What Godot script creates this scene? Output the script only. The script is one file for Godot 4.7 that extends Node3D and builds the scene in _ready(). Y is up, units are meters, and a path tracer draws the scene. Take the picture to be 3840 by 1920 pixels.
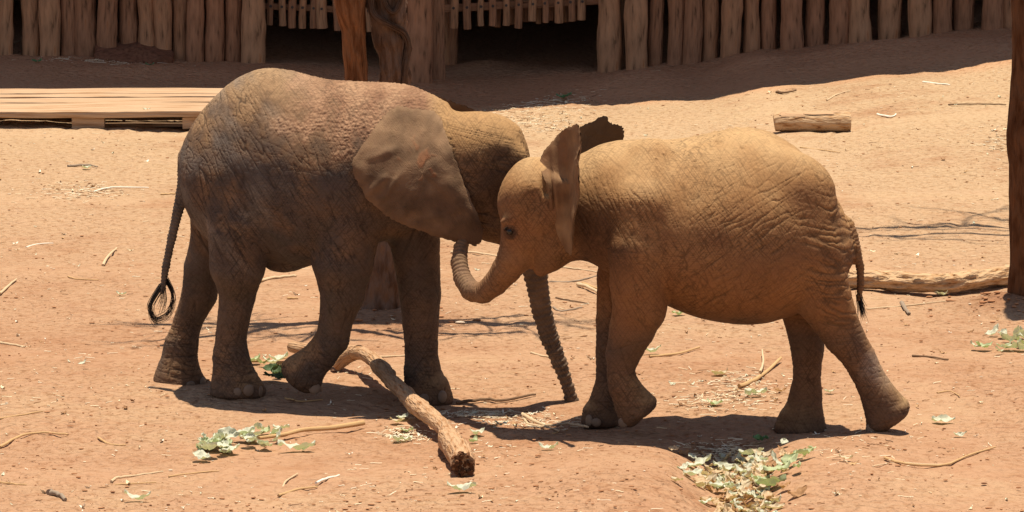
extends Node3D
# Two young elephants greeting head to head on red earth, a pole palisade and a shaded stable behind them.

var cam: Camera3D
var sun: DirectionalLight3D
var env: Environment
var M := {}
var rng := RandomNumberGenerator.new()
var nz := FastNoiseLite.new()      # smooth, frequency 1
var nz2 := FastNoiseLite.new()
var cell := FastNoiseLite.new()    # crack pattern, frequency 1
var used := {}


func _ready() -> void:
	rng.seed = 20240
	cam = Camera3D.new()
	cam.name = "camera"
	cam.position = Vector3(0, 2.8, 15.88)
	cam.rotation = Vector3(-0.14135, 0, 0)
	cam.fov = 7.061
	cam.near = 0.5
	cam.far = 900.0
	add_child(cam)
	env = Environment.new()
	env.background_mode = Environment.BG_SKY
	var sm := ProceduralSkyMaterial.new()
	sm.sky_top_color = Color(0.40, 0.45, 0.54)
	sm.sky_horizon_color = Color(0.78, 0.75, 0.71)
	sm.sky_curve = 0.16
	sm.ground_bottom_color = Color(0.45, 0.31, 0.22)
	sm.ground_horizon_color = Color(0.6, 0.5, 0.42)
	sm.sky_energy_multiplier = 1.0
	var sky := Sky.new()
	sky.sky_material = sm
	env.sky = sky
	env.tonemap_mode = Environment.TONE_MAPPER_LINEAR
	env.tonemap_exposure = 1.42
	env.sdfgi_enabled = true
	env.ssao_enabled = true
	env.ssil_enabled = true
	var we := WorldEnvironment.new()
	we.name = "world_environment"
	we.environment = env
	add_child(we)
	sun = DirectionalLight3D.new()
	sun.name = "sun"
	sun.light_energy = 1.6
	sun.light_color = Color(1.0, 0.94, 0.84)
	sun.light_angular_distance = 0.5
	sun.shadow_enabled = true
	add_child(sun)
	sun.look_at_from_position(Vector3(0.2, 10.0, -1.25), Vector3.ZERO, Vector3(1, 0, 0))

	nz.noise_type = FastNoiseLite.TYPE_SIMPLEX_SMOOTH
	nz.frequency = 1.0
	nz.fractal_type = FastNoiseLite.FRACTAL_NONE
	nz.seed = 11
	nz2.noise_type = FastNoiseLite.TYPE_SIMPLEX_SMOOTH
	nz2.frequency = 1.0
	nz2.fractal_octaves = 4
	nz2.seed = 47
	cell.noise_type = FastNoiseLite.TYPE_CELLULAR
	cell.frequency = 1.0
	cell.fractal_type = FastNoiseLite.FRACTAL_NONE
	cell.cellular_return_type = FastNoiseLite.RETURN_DISTANCE2_SUB
	cell.seed = 5
	materials()
	ground()
	stable()
	palisades()
	gates()
	trees()
	elephant_left()
	elephant_right()
	timber()
	litter()


# ---------------------------------------------------------------- naming and tagging

func numbered(called: String) -> String:
	var n: int = used.get(called, 0)
	used[called] = n + 1
	return called if n == 0 else "%s_%03d" % [called, n]


func tag(o: Node3D, label: String, category: String, group := "", kind := "") -> Node3D:
	if label:
		o.set_meta("label", label)
	if category:
		o.set_meta("category", category)
	if group:
		o.set_meta("group", group)
	if kind:
		o.set_meta("kind", kind)
	return o


func thing(called: String, where: Vector3, label: String, category: String, group := "") -> Node3D:
	var o := Node3D.new()
	o.name = numbered(called)
	add_child(o)
	o.position = where
	tag(o, label, category, group)
	return o


func put(called: String, mesh: Mesh, mat: Material, parent: Node = self, where := Vector3.ZERO) -> MeshInstance3D:
	var o := MeshInstance3D.new()
	o.name = numbered(called) if parent == self else called
	o.mesh = mesh
	if mat:
		o.material_override = mat
	parent.add_child(o, true)
	o.position = where
	return o


# ---------------------------------------------------------------- mesh helpers

func solid(v: PackedVector3Array, n: PackedVector3Array, idx: PackedInt32Array, col := PackedColorArray(), uv := PackedVector2Array()) -> ArrayMesh:
	var a := []
	a.resize(Mesh.ARRAY_MAX)
	a[Mesh.ARRAY_VERTEX] = v
	a[Mesh.ARRAY_NORMAL] = n
	a[Mesh.ARRAY_INDEX] = idx
	if col.size():
		a[Mesh.ARRAY_COLOR] = col
	if uv.size():
		a[Mesh.ARRAY_TEX_UV] = uv
	var m := ArrayMesh.new()
	m.add_surface_from_arrays(Mesh.PRIMITIVE_TRIANGLES, a)
	return m


func normals_of(v: PackedVector3Array, idx: PackedInt32Array) -> PackedVector3Array:
	var n := PackedVector3Array()
	n.resize(v.size())
	for t in range(0, idx.size(), 3):
		var a := idx[t]
		var b := idx[t + 1]
		var c := idx[t + 2]
		var f := (v[c] - v[a]).cross(v[b] - v[a])
		n[a] += f
		n[b] += f
		n[c] += f
	for i in n.size():
		n[i] = n[i].normalized()
	return n


# a grid of rows x cols vertices; closed_u joins the last column to the first
func grid_mesh(v: PackedVector3Array, rows: int, cols: int, closed_u: bool, uv := PackedVector2Array(), caps := false, col := PackedColorArray()) -> ArrayMesh:
	var idx := PackedInt32Array()
	for r in rows - 1:
		for c in (cols if closed_u else cols - 1):
			var d := (c + 1) % cols
			var i := r * cols + c
			var j := r * cols + d
			idx.append_array([i, j, i + cols, j, j + cols, i + cols])
	if caps:
		for e in [0, rows - 1]:
			var mid := Vector3.ZERO
			for c in cols:
				mid += v[e * cols + c]
			var base := v.size()
			v.append(mid / cols)
			if uv.size():
				uv.append(Vector2(0.5, 0.02))
			if col.size():
				col.append(col[e * cols])
			for c in cols:
				v.append(v[e * cols + c])
				if uv.size():
					uv.append(uv[e * cols + c] * Vector2(0.2, 0.02))
				if col.size():
					col.append(col[e * cols + c])
			for c in cols:
				var p := base + 1 + c
				var q := base + 1 + (c + 1) % cols
				if e == 0:
					idx.append_array([base, q, p])
				else:
					idx.append_array([base, p, q])
	return solid(v, normals_of(v, idx), idx, col, uv)


func smooth_path(pts: Array, per: int) -> Array:
	var out := []
	for i in pts.size() - 1:
		var p0: Vector3 = pts[maxi(i - 1, 0)]
		var p1: Vector3 = pts[i]
		var p2: Vector3 = pts[i + 1]
		var p3: Vector3 = pts[mini(i + 2, pts.size() - 1)]
		for k in per:
			out.append(p1.cubic_interpolate(p2, p0, p3, float(k) / per))
	out.append(pts[-1])
	return out


# a tube along points with radii, its radius roughened by noise; u runs round, v along in metres
func tube(pts: Array, radii: Array, sides: int, rough := 0.0, freq := 8.0, caps := true, sd := 0.0) -> ArrayMesh:
	var v := PackedVector3Array()
	var uv := PackedVector2Array()
	var n := pts.size()
	var along := 0.0
	var t0: Vector3 = (pts[1] - pts[0]).normalized()
	var side := t0.cross(Vector3.UP if absf(t0.y) < 0.9 else Vector3.RIGHT).normalized()
	for i in n:
		var p: Vector3 = pts[i]
		var t: Vector3 = (pts[mini(i + 1, n - 1)] - pts[maxi(i - 1, 0)]).normalized()
		side = (side - t * side.dot(t)).normalized()
		var up := side.cross(t)
		if i > 0:
			along += p.distance_to(pts[i - 1])
		var r: float = radii[i] if radii.size() == n else lerpf(radii[0], radii[-1], float(i) / (n - 1))
		for k in sides + 1:
			var a := TAU * k / sides
			var d := side * cos(a) + up * sin(a)
			var q := p + d * r
			var f := 1.0
			if rough > 0.0:
				f += rough * nz2.get_noise_3d(q.x * freq + sd, q.y * freq, q.z * freq)
			v.append(p + d * r * f)
			uv.append(Vector2(float(k) / sides, along))
	return grid_mesh(v, n, sides + 1, false, uv, caps)


# a box with chamfered long edges and a little warp
func plank(size: Vector3, ch: float, warp := 0.0, sd := 0.0) -> ArrayMesh:
	var v := PackedVector3Array()
	var uv := PackedVector2Array()
	var hy := size.y / 2
	var hz := size.z / 2
	var prof := [Vector2(-hz, -hy + ch), Vector2(-hz, hy - ch), Vector2(-hz + ch, hy), Vector2(hz - ch, hy), Vector2(hz, hy - ch), Vector2(hz, -hy + ch), Vector2(hz - ch, -hy), Vector2(-hz + ch, -hy)]
	var rows := 24
	var round_ := 0.0
	for i in rows:
		var x := size.x * (float(i) / (rows - 1) - 0.5)
		round_ = 0.0
		for k in 9:
			var q: Vector2 = prof[k % 8]
			if k > 0:
				round_ += q.distance_to(prof[k - 1])
			var w := warp * nz.get_noise_3d(x * 2.2 + sd, q.x * 4.0, sd)
			v.append(Vector3(x, q.y + w, q.x + w * 0.6))
			uv.append(Vector2(round_ * 3.0 + sd, x * 1.0 + sd))
	return grid_mesh(v, rows, 9, false, uv, true)


func multi(called: String, mesh: Mesh, mat: Material, xf: Array, cols: Array) -> MultiMeshInstance3D:
	var mm := MultiMesh.new()
	mm.transform_format = MultiMesh.TRANSFORM_3D
	mm.use_colors = true
	mm.mesh = mesh
	mm.instance_count = xf.size()
	for i in xf.size():
		mm.set_instance_transform(i, xf[i])
		mm.set_instance_color(i, cols[i])
	var o := MultiMeshInstance3D.new()
	o.name = numbered(called)
	o.multimesh = mm
	o.material_override = mat
	add_child(o)
	return o


# ---------------------------------------------------------------- materials

func noise_tex(freq: float, ramp: Array, oct := 4, size := 512, type := FastNoiseLite.TYPE_SIMPLEX_SMOOTH, sd := 1, ridged := false) -> NoiseTexture2D:
	var f := FastNoiseLite.new()
	f.noise_type = type
	f.frequency = freq
	f.fractal_octaves = oct
	f.seed = sd
	if ridged:
		f.fractal_type = FastNoiseLite.FRACTAL_RIDGED
	var t := NoiseTexture2D.new()
	t.width = size
	t.height = size
	t.seamless = true
	t.seamless_blend_skirt = 0.3
	t.noise = f
	if ramp.size():
		var g := Gradient.new()
		var offs := PackedFloat32Array()
		var cs := PackedColorArray()
		for e in ramp:
			offs.append(e[0])
			cs.append(e[1])
		g.offsets = offs
		g.colors = cs
		t.color_ramp = g
	return t


func wrinkle_map() -> ImageTexture:
	var size := 1024
	var bytes := PackedByteArray()
	bytes.resize(size * size)
	var step := 1.0 / 0.56 / size
	var c1 := cos(0.95)
	var s1 := sin(0.95)
	for j in size:
		var y := j * step
		for i in size:
			var x := i * step
			var u := x * c1 + y * s1
			var t := -x * s1 + y * c1
			var c := maxf(0.0, 1.0 - absf(nz.get_noise_2d(u * 5.0, t * 52.0)) * 5.0)
			u = x * c1 - y * s1
			t = x * s1 + y * c1
			c = maxf(c, 0.85 * maxf(0.0, 1.0 - absf(nz.get_noise_2d(u * 5.0 + 70.0, t * 50.0)) * 5.5))
			c = maxf(c, 0.7 * maxf(0.0, 1.0 - absf(nz.get_noise_2d(x * 7.0 + 30.0, y * 66.0)) * 6.0))
			c *= 0.55 + 0.9 * clampf(0.5 + nz.get_noise_2d(x * 3.0 + 11.0, y * 3.0), 0.0, 1.0)
			bytes[j * size + i] = int(255.0 * (1.0 - 0.30 * minf(c, 1.0)))
	return ImageTexture.create_from_image(Image.create_from_data(size, size, false, Image.FORMAT_L8, bytes))


func grey(a: float) -> Color:
	return Color(a, a, a)


func std(called: String, c: Color, rough := 0.9, spec := 0.25) -> StandardMaterial3D:
	var m := StandardMaterial3D.new()
	m.resource_name = called
	m.albedo_color = c.linear_to_srgb()
	m.roughness = rough
	m.metallic_specular = spec
	return m


func materials() -> void:
	# earth: vertex colours carry the broad tones, a fine grain and relief lie over them
	var e := std("earth", Color(1, 1, 1), 0.95, 0.2)
	e.vertex_color_use_as_albedo = true
	e.uv1_triplanar = true
	e.uv1_world_triplanar = true
	e.uv1_scale = Vector3(0.41, 0.41, 0.41)
	e.albedo_texture = noise_tex(0.03, [[0.0, Color(0.74, 0.66, 0.6)], [0.33, Color(0.94, 0.92, 0.9)], [0.5, grey(0.98)], [1.0, grey(1.0)]], 5, 1536)
	e.heightmap_enabled = true
	e.heightmap_texture = noise_tex(0.028, [], 5, 1536, FastNoiseLite.TYPE_SIMPLEX_SMOOTH, 9)
	e.heightmap_scale = 2.6
	M.earth = e
	var sk := std("skin", Color(1, 1, 1), 0.82, 0.3)
	sk.vertex_color_use_as_albedo = true
	sk.uv1_triplanar = true
	# fine crossing wrinkles drawn once over the length of a hide: relief, with grime and crease shade darkened into the colour
	sk.uv1_scale = Vector3(0.56, 0.56, 0.56)
	sk.uv1_offset = Vector3(0.5, 0.1, 0.5)
	sk.albedo_texture = wrinkle_map()
	sk.heightmap_enabled = true
	sk.heightmap_texture = sk.albedo_texture
	sk.heightmap_scale = 0.38
	M.skin = sk
	var er := std("ear_skin", Color(1, 1, 1), 0.8, 0.3)
	er.vertex_color_use_as_albedo = true
	er.uv1_triplanar = true
	er.uv1_scale = Vector3(1.1, 1.1, 1.1)
	er.albedo_texture = noise_tex(0.018, [[0.0, grey(0.70)], [0.35, grey(0.88)], [0.6, grey(0.98)], [1.0, grey(1.0)]], 5, 512, FastNoiseLite.TYPE_SIMPLEX_SMOOTH, 91)
	er.heightmap_enabled = true
	er.heightmap_texture = sk.albedo_texture
	er.heightmap_scale = 0.35
	M.ear = er
	M.nail = std("nail", Color(0.195, 0.138, 0.10), 0.5, 0.4)
	M.eye = std("eye", Color(0.012, 0.008, 0.006), 0.12, 0.5)
	M.hair = std("hair", Color(0.018, 0.014, 0.013), 0.5, 0.4)
	# timber: grain drawn out along v
	var tones := [Color(0.50, 0.27, 0.15), Color(0.40, 0.21, 0.12), Color(0.53, 0.30, 0.17), Color(0.45, 0.23, 0.13)]
	for i in 4:
		var w := std("pole_wood", tones[i], 0.85, 0.25)
		w.albedo_texture = noise_tex(0.02, [[0.0, grey(0.45)], [0.25, grey(0.84)], [0.5, grey(0.95)], [0.75, grey(1.0)], [1.0, Color(0.95, 0.85, 0.75)]], 5, 512, FastNoiseLite.TYPE_SIMPLEX_SMOOTH, 20 + i)
		w.uv1_scale = Vector3(1.0, 0.42, 1)
		w.heightmap_enabled = true
		w.heightmap_texture = noise_tex(0.03, [], 4, 512, FastNoiseLite.TYPE_SIMPLEX_SMOOTH, 30 + i)
		w.heightmap_scale = 0.6
		M["pole%d" % i] = w
	var dry := std("dry_log_wood", Color(0.54, 0.37, 0.225), 0.85, 0.25)
	dry.albedo_texture = noise_tex(0.022, [[0.0, Color(0.45, 0.34, 0.27)], [0.22, Color(0.84, 0.77, 0.7)], [0.5, grey(0.97)], [1.0, grey(1.0)]], 5, 512, FastNoiseLite.TYPE_SIMPLEX_SMOOTH, 60)
	dry.uv1_scale = Vector3(1.0, 0.8, 1)
	dry.heightmap_enabled = true
	dry.heightmap_texture = noise_tex(0.03, [], 5, 512, FastNoiseLite.TYPE_SIMPLEX_SMOOTH, 61)
	dry.heightmap_scale = 0.8
	M.dry = dry
	var peeled := dry.duplicate()
	peeled.resource_name = "peeled_branch"
	peeled.albedo_color = Color(0.50, 0.325, 0.20).linear_to_srgb()
	M.peeled = peeled
	var board := dry.duplicate()
	board.resource_name = "board_wood"
	board.albedo_color = Color(0.50, 0.35, 0.235).linear_to_srgb()
	board.uv1_scale = Vector3(1.0, 0.16, 1)
	M.board = board
	var bark := std("bark", Color(0.20, 0.13, 0.095), 0.92, 0.2)
	bark.albedo_texture = noise_tex(0.018, [[0.0, Color(0.42, 0.36, 0.32)], [0.3, Color(0.74, 0.68, 0.62)], [0.6, grey(0.92)], [1.0, Color(1.0, 0.9, 0.78)]], 6, 512, FastNoiseLite.TYPE_SIMPLEX_SMOOTH, 71)
	bark.uv1_scale = Vector3(1.0, 0.5, 1)
	bark.heightmap_enabled = true
	bark.heightmap_texture = noise_tex(0.025, [], 5, 512, FastNoiseLite.TYPE_SIMPLEX_SMOOTH, 72, true)
	bark.heightmap_scale = 1.4
	M.bark = bark
	var ob := bark.duplicate()
	ob.resource_name = "orange_bark"
	ob.albedo_color = Color(0.27, 0.125, 0.06).linear_to_srgb()
	M.orange_bark = ob
	var pd := peeled.duplicate()
	pd.resource_name = "rotten_wood"
	pd.albedo_color = Color(0.24, 0.11, 0.055).linear_to_srgb()
	M.peeled_dark = pd
	var post := bark.duplicate()
	post.resource_name = "weathered_post"
	post.albedo_color = Color(0.155, 0.075, 0.04).linear_to_srgb()
	M.post = post
	M.dark = std("near_black_wood", Color(0.035, 0.024, 0.018), 0.95, 0.1)  # near-black wood for the stable walls
	M.thatch = std("thatch", Color(0.16, 0.11, 0.065), 0.95, 0.1)
	M.bolt = std("bolt", Color(0.06, 0.045, 0.04), 0.5, 0.4)
	var stone := std("red_stone", Color(0.27, 0.125, 0.075), 0.95, 0.2)
	stone.uv1_triplanar = true
	stone.uv1_scale = Vector3(3, 3, 3)
	stone.albedo_texture = noise_tex(0.03, [[0.0, grey(0.55)], [0.5, grey(0.9)], [1.0, grey(1.0)]], 5, 256, FastNoiseLite.TYPE_SIMPLEX_SMOOTH, 81)
	M.stone = stone
	var twigs := {"twig_pale": Color(0.56, 0.43, 0.285), "twig_tan": Color(0.50, 0.33, 0.17), "twig_dark": Color(0.17, 0.105, 0.065), "twig_white": Color(0.78, 0.74, 0.66), "twig_grey": Color(0.28, 0.22, 0.17)}
	for k in twigs:
		M[k] = std(k, twigs[k], 0.85, 0.25)
	var leaves := {"leaf_pale": Color(0.53, 0.55, 0.46), "leaf_green": Color(0.20, 0.30, 0.10), "leaf_fresh": Color(0.38, 0.44, 0.27), "leaf_dry": Color(0.54, 0.40, 0.26), "leaf_straw": Color(0.56, 0.47, 0.34), "leaf_dark": Color(0.06, 0.10, 0.045), "leaf_brown": Color(0.35, 0.2, 0.1), "leaf_teal": Color(0.13, 0.29, 0.16)}
	for k in leaves:
		var l := std(k, leaves[k], 0.7, 0.35)
		l.backlight_enabled = true
		l.backlight = Color(leaves[k].r * 0.5, leaves[k].g * 0.55, leaves[k].b * 0.3).linear_to_srgb()
		l.cull_mode = BaseMaterial3D.CULL_DISABLED
		M[k] = l
	var tint := std("tinted", Color(1, 1, 1), 0.9, 0.2)
	tint.vertex_color_use_as_albedo = true
	M.tint = tint


# ---------------------------------------------------------------- the ground

const BANK_X := [-6.0, -3.4, -2.0, -0.23, 0.5, 1.1, 1.75, 2.4, 3.3, 6.0]
const BANK_H := [0.16, 0.15, 0.105, 0.0, 0.02, 0.075, 0.175, 0.24, 0.335, 0.37]
# x, z, height, width, depth of single swells and hollows
const SWELLS := [
	[-0.31, 0.16, -0.030, 0.28, 0.16], [1.07, 0.66, -0.035, 0.24, 0.22], [0.33, 0.55, -0.012, 0.2, 0.2], [0.72, 1.9, -0.10, 0.13, 0.75], [0.78, 1.15, -0.065, 0.16, 0.35],
	[1.15, 1.75, 0.06, 0.26, 0.6], [0.34, 1.9, 0.05, 0.22, 0.6], [0.35, -9.8, 0.07, 0.55, 0.5], [0.75, -11.2, 0.10, 0.4, 0.7], [-0.35, -11.4, -0.04, 0.5, 0.8],
	[2.19, -2.25, 0.07, 0.2, 0.2], [-0.57, -2.0, 0.03, 0.24, 0.18], [-1.7, -0.6, 0.015, 0.8, 0.5], [2.6, -11.0, 0.08, 0.9, 0.5], [-0.2, -13.2, 0.05, 0.25, 0.3], [1.6, -11.5, 0.07, 0.35, 0.3], [2.5, -11.4, 0.08, 0.5, 0.3], [-2.5, -11.6, 0.05, 0.6, 0.3],
	[1.85, -3.44, -0.015, 0.09, 0.06], [2.00, -3.29, -0.014, 0.09, 0.08], [0.03, -1.87, -0.014, 0.09, 0.06], [-1.82, -3.38, -0.014, 0.08, 0.10], [-1.46, -2.38, -0.014, 0.10, 0.06], [-0.43, -0.72, -0.010, 0.07, 0.09], [0.63, -1.57, -0.008, 0.08, 0.07], [1.79, -4.56, -0.012, 0.07, 0.10], [0.94, -1.01, -0.008, 0.07, 0.07], [-1.37, 1.06, -0.009, 0.06, 0.09], [1.80, -0.16, -0.008, 0.08, 0.07],
	[0.16, -3.96, -0.011, 0.06, 0.10], [0.84, -1.50, -0.014, 0.07, 0.06], [-0.86, -2.63, -0.012, 0.08, 0.09], [-1.22, 1.15, -0.012, 0.07, 0.09], [-1.11, 1.73, -0.009, 0.07, 0.06], [-0.57, 0.27, -0.014, 0.08, 0.07], [-0.16, -2.17, -0.012, 0.08, 0.07], [-1.57, -4.34, -0.015, 0.08, 0.07], [0.07, 0.57, -0.010, 0.10, 0.06], [-1.35, -4.88, -0.013, 0.08, 0.09], [1.86, -2.58, -0.016, 0.09, 0.07]]


func bank(x: float, z: float) -> float:
	var t := clampf((-4.0 - z) / 6.0, 0, 1)
	if t <= 0.0:
		return 0.0
	var h := 0.0
	if x <= BANK_X[0]:
		h = BANK_H[0]
	elif x >= BANK_X[-1]:
		h = BANK_H[-1]
	else:
		for i in BANK_X.size() - 1:
			if x <= BANK_X[i + 1]:
				var s: float = (x - BANK_X[i]) / (BANK_X[i + 1] - BANK_X[i])
				h = lerpf(BANK_H[i], BANK_H[i + 1], s * s * (3.0 - 2.0 * s))
				break
	return h * t * t * (3.0 - 2.0 * t)


func terrain(x: float, z: float) -> float:
	var h := bank(x, z)
	if absf(x) > 9.0 or z > 6.0 or z < -16.0:
		return h
	for s in SWELLS:
		var a: float = (x - s[0]) / s[3]
		var b: float = (z - s[1]) / s[4]
		var q := a * a + b * b
		if q < 6.0:
			h += s[2] * exp(-q)
	h += 0.012 * nz.get_noise_2d(x * 0.9, z * 0.7) + 0.006 * nz.get_noise_2d(x * 2.6 + 9.0, z * 2.2) + 0.0035 * nz.get_noise_2d(x * 7.0, z * 6.0 + 5.0)
	return h


func on(p: Vector2, up := 0.0) -> Vector3:
	return Vector3(p.x, terrain(p.x, p.y) + up, p.y)


func ground() -> void:
	var xs := PackedFloat32Array()
	var zs := PackedFloat32Array()
	for e in [-400.0, -150.0, -60.0, -30.0, -16.0, -10.0, -7.0, -5.5, -4.6, -4.2]:
		xs.append(e)
	var x := -4.0
	while x <= 4.0:
		xs.append(x)
		x += 0.03
	for e in [4.2, 4.6, 5.5, 7.0, 10.0, 16.0, 30.0, 60.0, 150.0, 400.0]:
		xs.append(e)
	for e in [-600.0, -250.0, -120.0, -60.0, -40.0, -28.0, -22.0, -19.0, -17.0, -15.5, -14.5]:
		zs.append(e)
	var z := -14.0
	while z < 3.0:
		zs.append(z)
		z += 0.06 if z < -6.0 else (0.04 if z < -2.0 else 0.024)
	for e in [3.1, 3.4, 4.0, 5.0, 7.0, 10.0, 15.0, 22.0, 40.0, 100.0]:
		zs.append(e)
	var v := PackedVector3Array()
	var col := PackedColorArray()
	var cols := xs.size()
	for k in zs.size():
		for i in cols:
			var px := xs[i]
			var pz := zs[k]
			var y := terrain(px, pz)
			var tone := 0.0
			if absf(px) < 4.3 and pz > -14.2 and pz < 3.2:
				# trampled crumbs: patchy fine relief, rougher in places
				var patch := clampf(0.5 + 1.1 * nz.get_noise_2d(px * 0.8 + 31.0, pz * 1.1), 0.12, 1.0)
				var fine := nz2.get_noise_2d(px * 9.0, pz * 7.0)
				y += patch * 0.012 * fine
				# footprints and scuffs: shallow lens-shaped cells
				y += 0.009 * patch * minf(cell.get_noise_2d(px * 5.0, pz * 4.0) + 0.55, 0.35)
				tone = fine * 0.10 * patch
			v.append(Vector3(px, y, pz))
			var a := nz.get_noise_2d(px * 0.55 + 7.0, pz * 0.5) * 0.5 + nz.get_noise_2d(px * 1.9, pz * 2.4 + 3.0) * 0.32 + nz2.get_noise_2d(px * 3.4 + 2.0, pz * 9.0) * 0.5
			var far := smoothstep(0.5, -10.0, pz - 0.3 * px)
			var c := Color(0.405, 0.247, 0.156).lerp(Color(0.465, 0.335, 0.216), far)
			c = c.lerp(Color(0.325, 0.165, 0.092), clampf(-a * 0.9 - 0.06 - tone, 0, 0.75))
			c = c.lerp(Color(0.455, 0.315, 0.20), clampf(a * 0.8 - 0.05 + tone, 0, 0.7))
			# darker soil heaped against the posts and under the tree
			var dark_soil := 0.85 * exp(-(pow((px - 2.19) / 0.20, 2.0) + pow((pz + 2.2) / 0.2, 2.0))) + 0.7 * exp(-(pow((px + 0.5) / 0.3, 2.0) + pow((pz + 1.85) / 0.25, 2.0)))
			# darker soil towards the palisade
			dark_soil = maxf(dark_soil, 0.25 * smoothstep(-9.4, -11.4, pz + 0.8 * nz.get_noise_2d(px * 1.3, pz)))
			c = c.lerp(Color(0.24, 0.118, 0.066), clampf(dark_soil, 0, 1))
			# earth redder and lighter inside the roof shadow: shade tone put into the colour
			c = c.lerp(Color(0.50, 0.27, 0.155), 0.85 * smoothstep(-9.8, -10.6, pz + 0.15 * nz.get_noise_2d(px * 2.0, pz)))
			col.append(c)
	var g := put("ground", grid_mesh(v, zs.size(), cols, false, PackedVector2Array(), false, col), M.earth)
	tag(g, "bare red earth ground trodden by the elephants", "ground", "", "structure")


# ---------------------------------------------------------------- bodies as one continuous surface

class Flesh:
	var o: Vector3
	var h: float
	var nx: int
	var ny: int
	var nq: int
	var f := PackedFloat32Array()

	func _init(lo: Vector3, hi: Vector3, step: float) -> void:
		o = lo
		h = step
		nx = int((hi.x - lo.x) / h) + 2
		ny = int((hi.y - lo.y) / h) + 2
		nq = int((hi.z - lo.z) / h) + 2
		f.resize(nx * ny * nq)
		f.fill(0.5)

	# tapered capsule; cut = [point, normal] slices a sole; sub takes away instead
	func cap(a: Vector3, ra: float, b: Vector3, rb: float, k: float, cut := [], sub := false) -> void:
		var m := maxf(k, 0.03) + 0.025
		var lo := (a - Vector3.ONE * (ra + m)).min(b - Vector3.ONE * (rb + m))
		var hi := (a + Vector3.ONE * (ra + m)).max(b + Vector3.ONE * (rb + m))
		var i0 := maxi(int((lo.x - o.x) / h), 0)
		var i1 := mini(int((hi.x - o.x) / h) + 1, nx - 1)
		var j0 := maxi(int((lo.y - o.y) / h), 0)
		var j1 := mini(int((hi.y - o.y) / h) + 1, ny - 1)
		var q0 := maxi(int((lo.z - o.z) / h), 0)
		var q1 := mini(int((hi.z - o.z) / h) + 1, nq - 1)
		var ab := b - a
		var l2 := maxf(ab.length_squared(), 1e-9)
		var dr := rb - ra
		var has := cut.size() > 0
		var cp: Vector3 = cut[0] if has else Vector3.ZERO
		var cn: Vector3 = cut[1] if has else Vector3.UP
		for i in range(i0, i1 + 1):
			for j in range(j0, j1 + 1):
				var p := Vector3(o.x + i * h, o.y + j * h, 0)
				var at := (i * ny + j) * nq
				for q in range(q0, q1 + 1):
					p.z = o.z + q * h
					var w := p - a
					var t := clampf(w.dot(ab) / l2, 0.0, 1.0)
					var d := (w - ab * t).length() - ra - dr * t
					if has:
						var e := (p - cp).dot(cn)
						var g := clampf(0.5 + 0.5 * (d - e) / 0.03, 0.0, 1.0)
						d = lerpf(e, d, g) + 0.03 * g * (1.0 - g)
					var c := f[at + q]
					if sub:
						var s := clampf(0.5 - 0.5 * (c + d) / k, 0.0, 1.0)
						f[at + q] = lerpf(c, -d, s) + k * s * (1.0 - s)
					elif d - c < k:
						var s := clampf(0.5 + 0.5 * (c - d) / k, 0.0, 1.0)
						f[at + q] = lerpf(c, d, s) - k * s * (1.0 - s)

	# a grid of the same step, laid over a part of this one
	func patch(lo: Vector3, hi: Vector3) -> Flesh:
		var a := Vector3(maxf(lo.x, o.x), maxf(lo.y, o.y), maxf(lo.z, o.z))
		var c := Vector3(minf(hi.x, o.x + (nx - 1) * h), minf(hi.y, o.y + (ny - 1) * h), minf(hi.z, o.z + (nq - 1) * h))
		a = o + ((a - o) / h).floor() * h
		return Flesh.new(a, c - Vector3.ONE * h, h)

	func merge(g: Flesh, k: float) -> void:
		var di := roundi((g.o.x - o.x) / h)
		var dj := roundi((g.o.y - o.y) / h)
		var dq := roundi((g.o.z - o.z) / h)
		for i in mini(g.nx, nx - di):
			for j in mini(g.ny, ny - dj):
				var at := (i * g.ny + j) * g.nq
				var to := ((i + di) * ny + j + dj) * nq + dq
				for q in mini(g.nq, nq - dq):
					var d := g.f[at + q]
					if d > 0.2:
						continue
					var c := f[to + q]
					if d - c < k:
						var s := clampf(0.5 + 0.5 * (c - d) / k, 0.0, 1.0)
						f[to + q] = lerpf(c, d, s) - k * s * (1.0 - s)

	# ellipsoid with its own axes in the columns of b
	func egg(c0: Vector3, r: Vector3, turn: float, k: float) -> void:
		var big := maxf(r.x, maxf(r.y, r.z)) + k + 0.03
		var mn := minf(r.x, minf(r.y, r.z))
		var i0 := maxi(int((c0.x - big - o.x) / h), 0)
		var i1 := mini(int((c0.x + big - o.x) / h) + 1, nx - 1)
		var j0 := maxi(int((c0.y - big - o.y) / h), 0)
		var j1 := mini(int((c0.y + big - o.y) / h) + 1, ny - 1)
		var q0 := maxi(int((c0.z - big - o.z) / h), 0)
		var q1 := mini(int((c0.z + big - o.z) / h) + 1, nq - 1)
		var cs := cos(turn)
		var sn := sin(turn)
		for i in range(i0, i1 + 1):
			var px := o.x + i * h - c0.x
			for j in range(j0, j1 + 1):
				var py := o.y + j * h - c0.y
				var u := (px * cs + py * sn) / r.x
				var v := (-px * sn + py * cs) / r.y
				var uv := u * u + v * v
				var at := (i * ny + j) * nq
				for q in range(q0, q1 + 1):
					var w := (o.z + q * h - c0.z) / r.z
					var d := (sqrt(uv + w * w) - 1.0) * mn
					var c := f[at + q]
					if d - c < k:
						var s := clampf(0.5 + 0.5 * (c - d) / k, 0.0, 1.0)
						f[at + q] = lerpf(c, d, s) - k * s * (1.0 - s)

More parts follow.
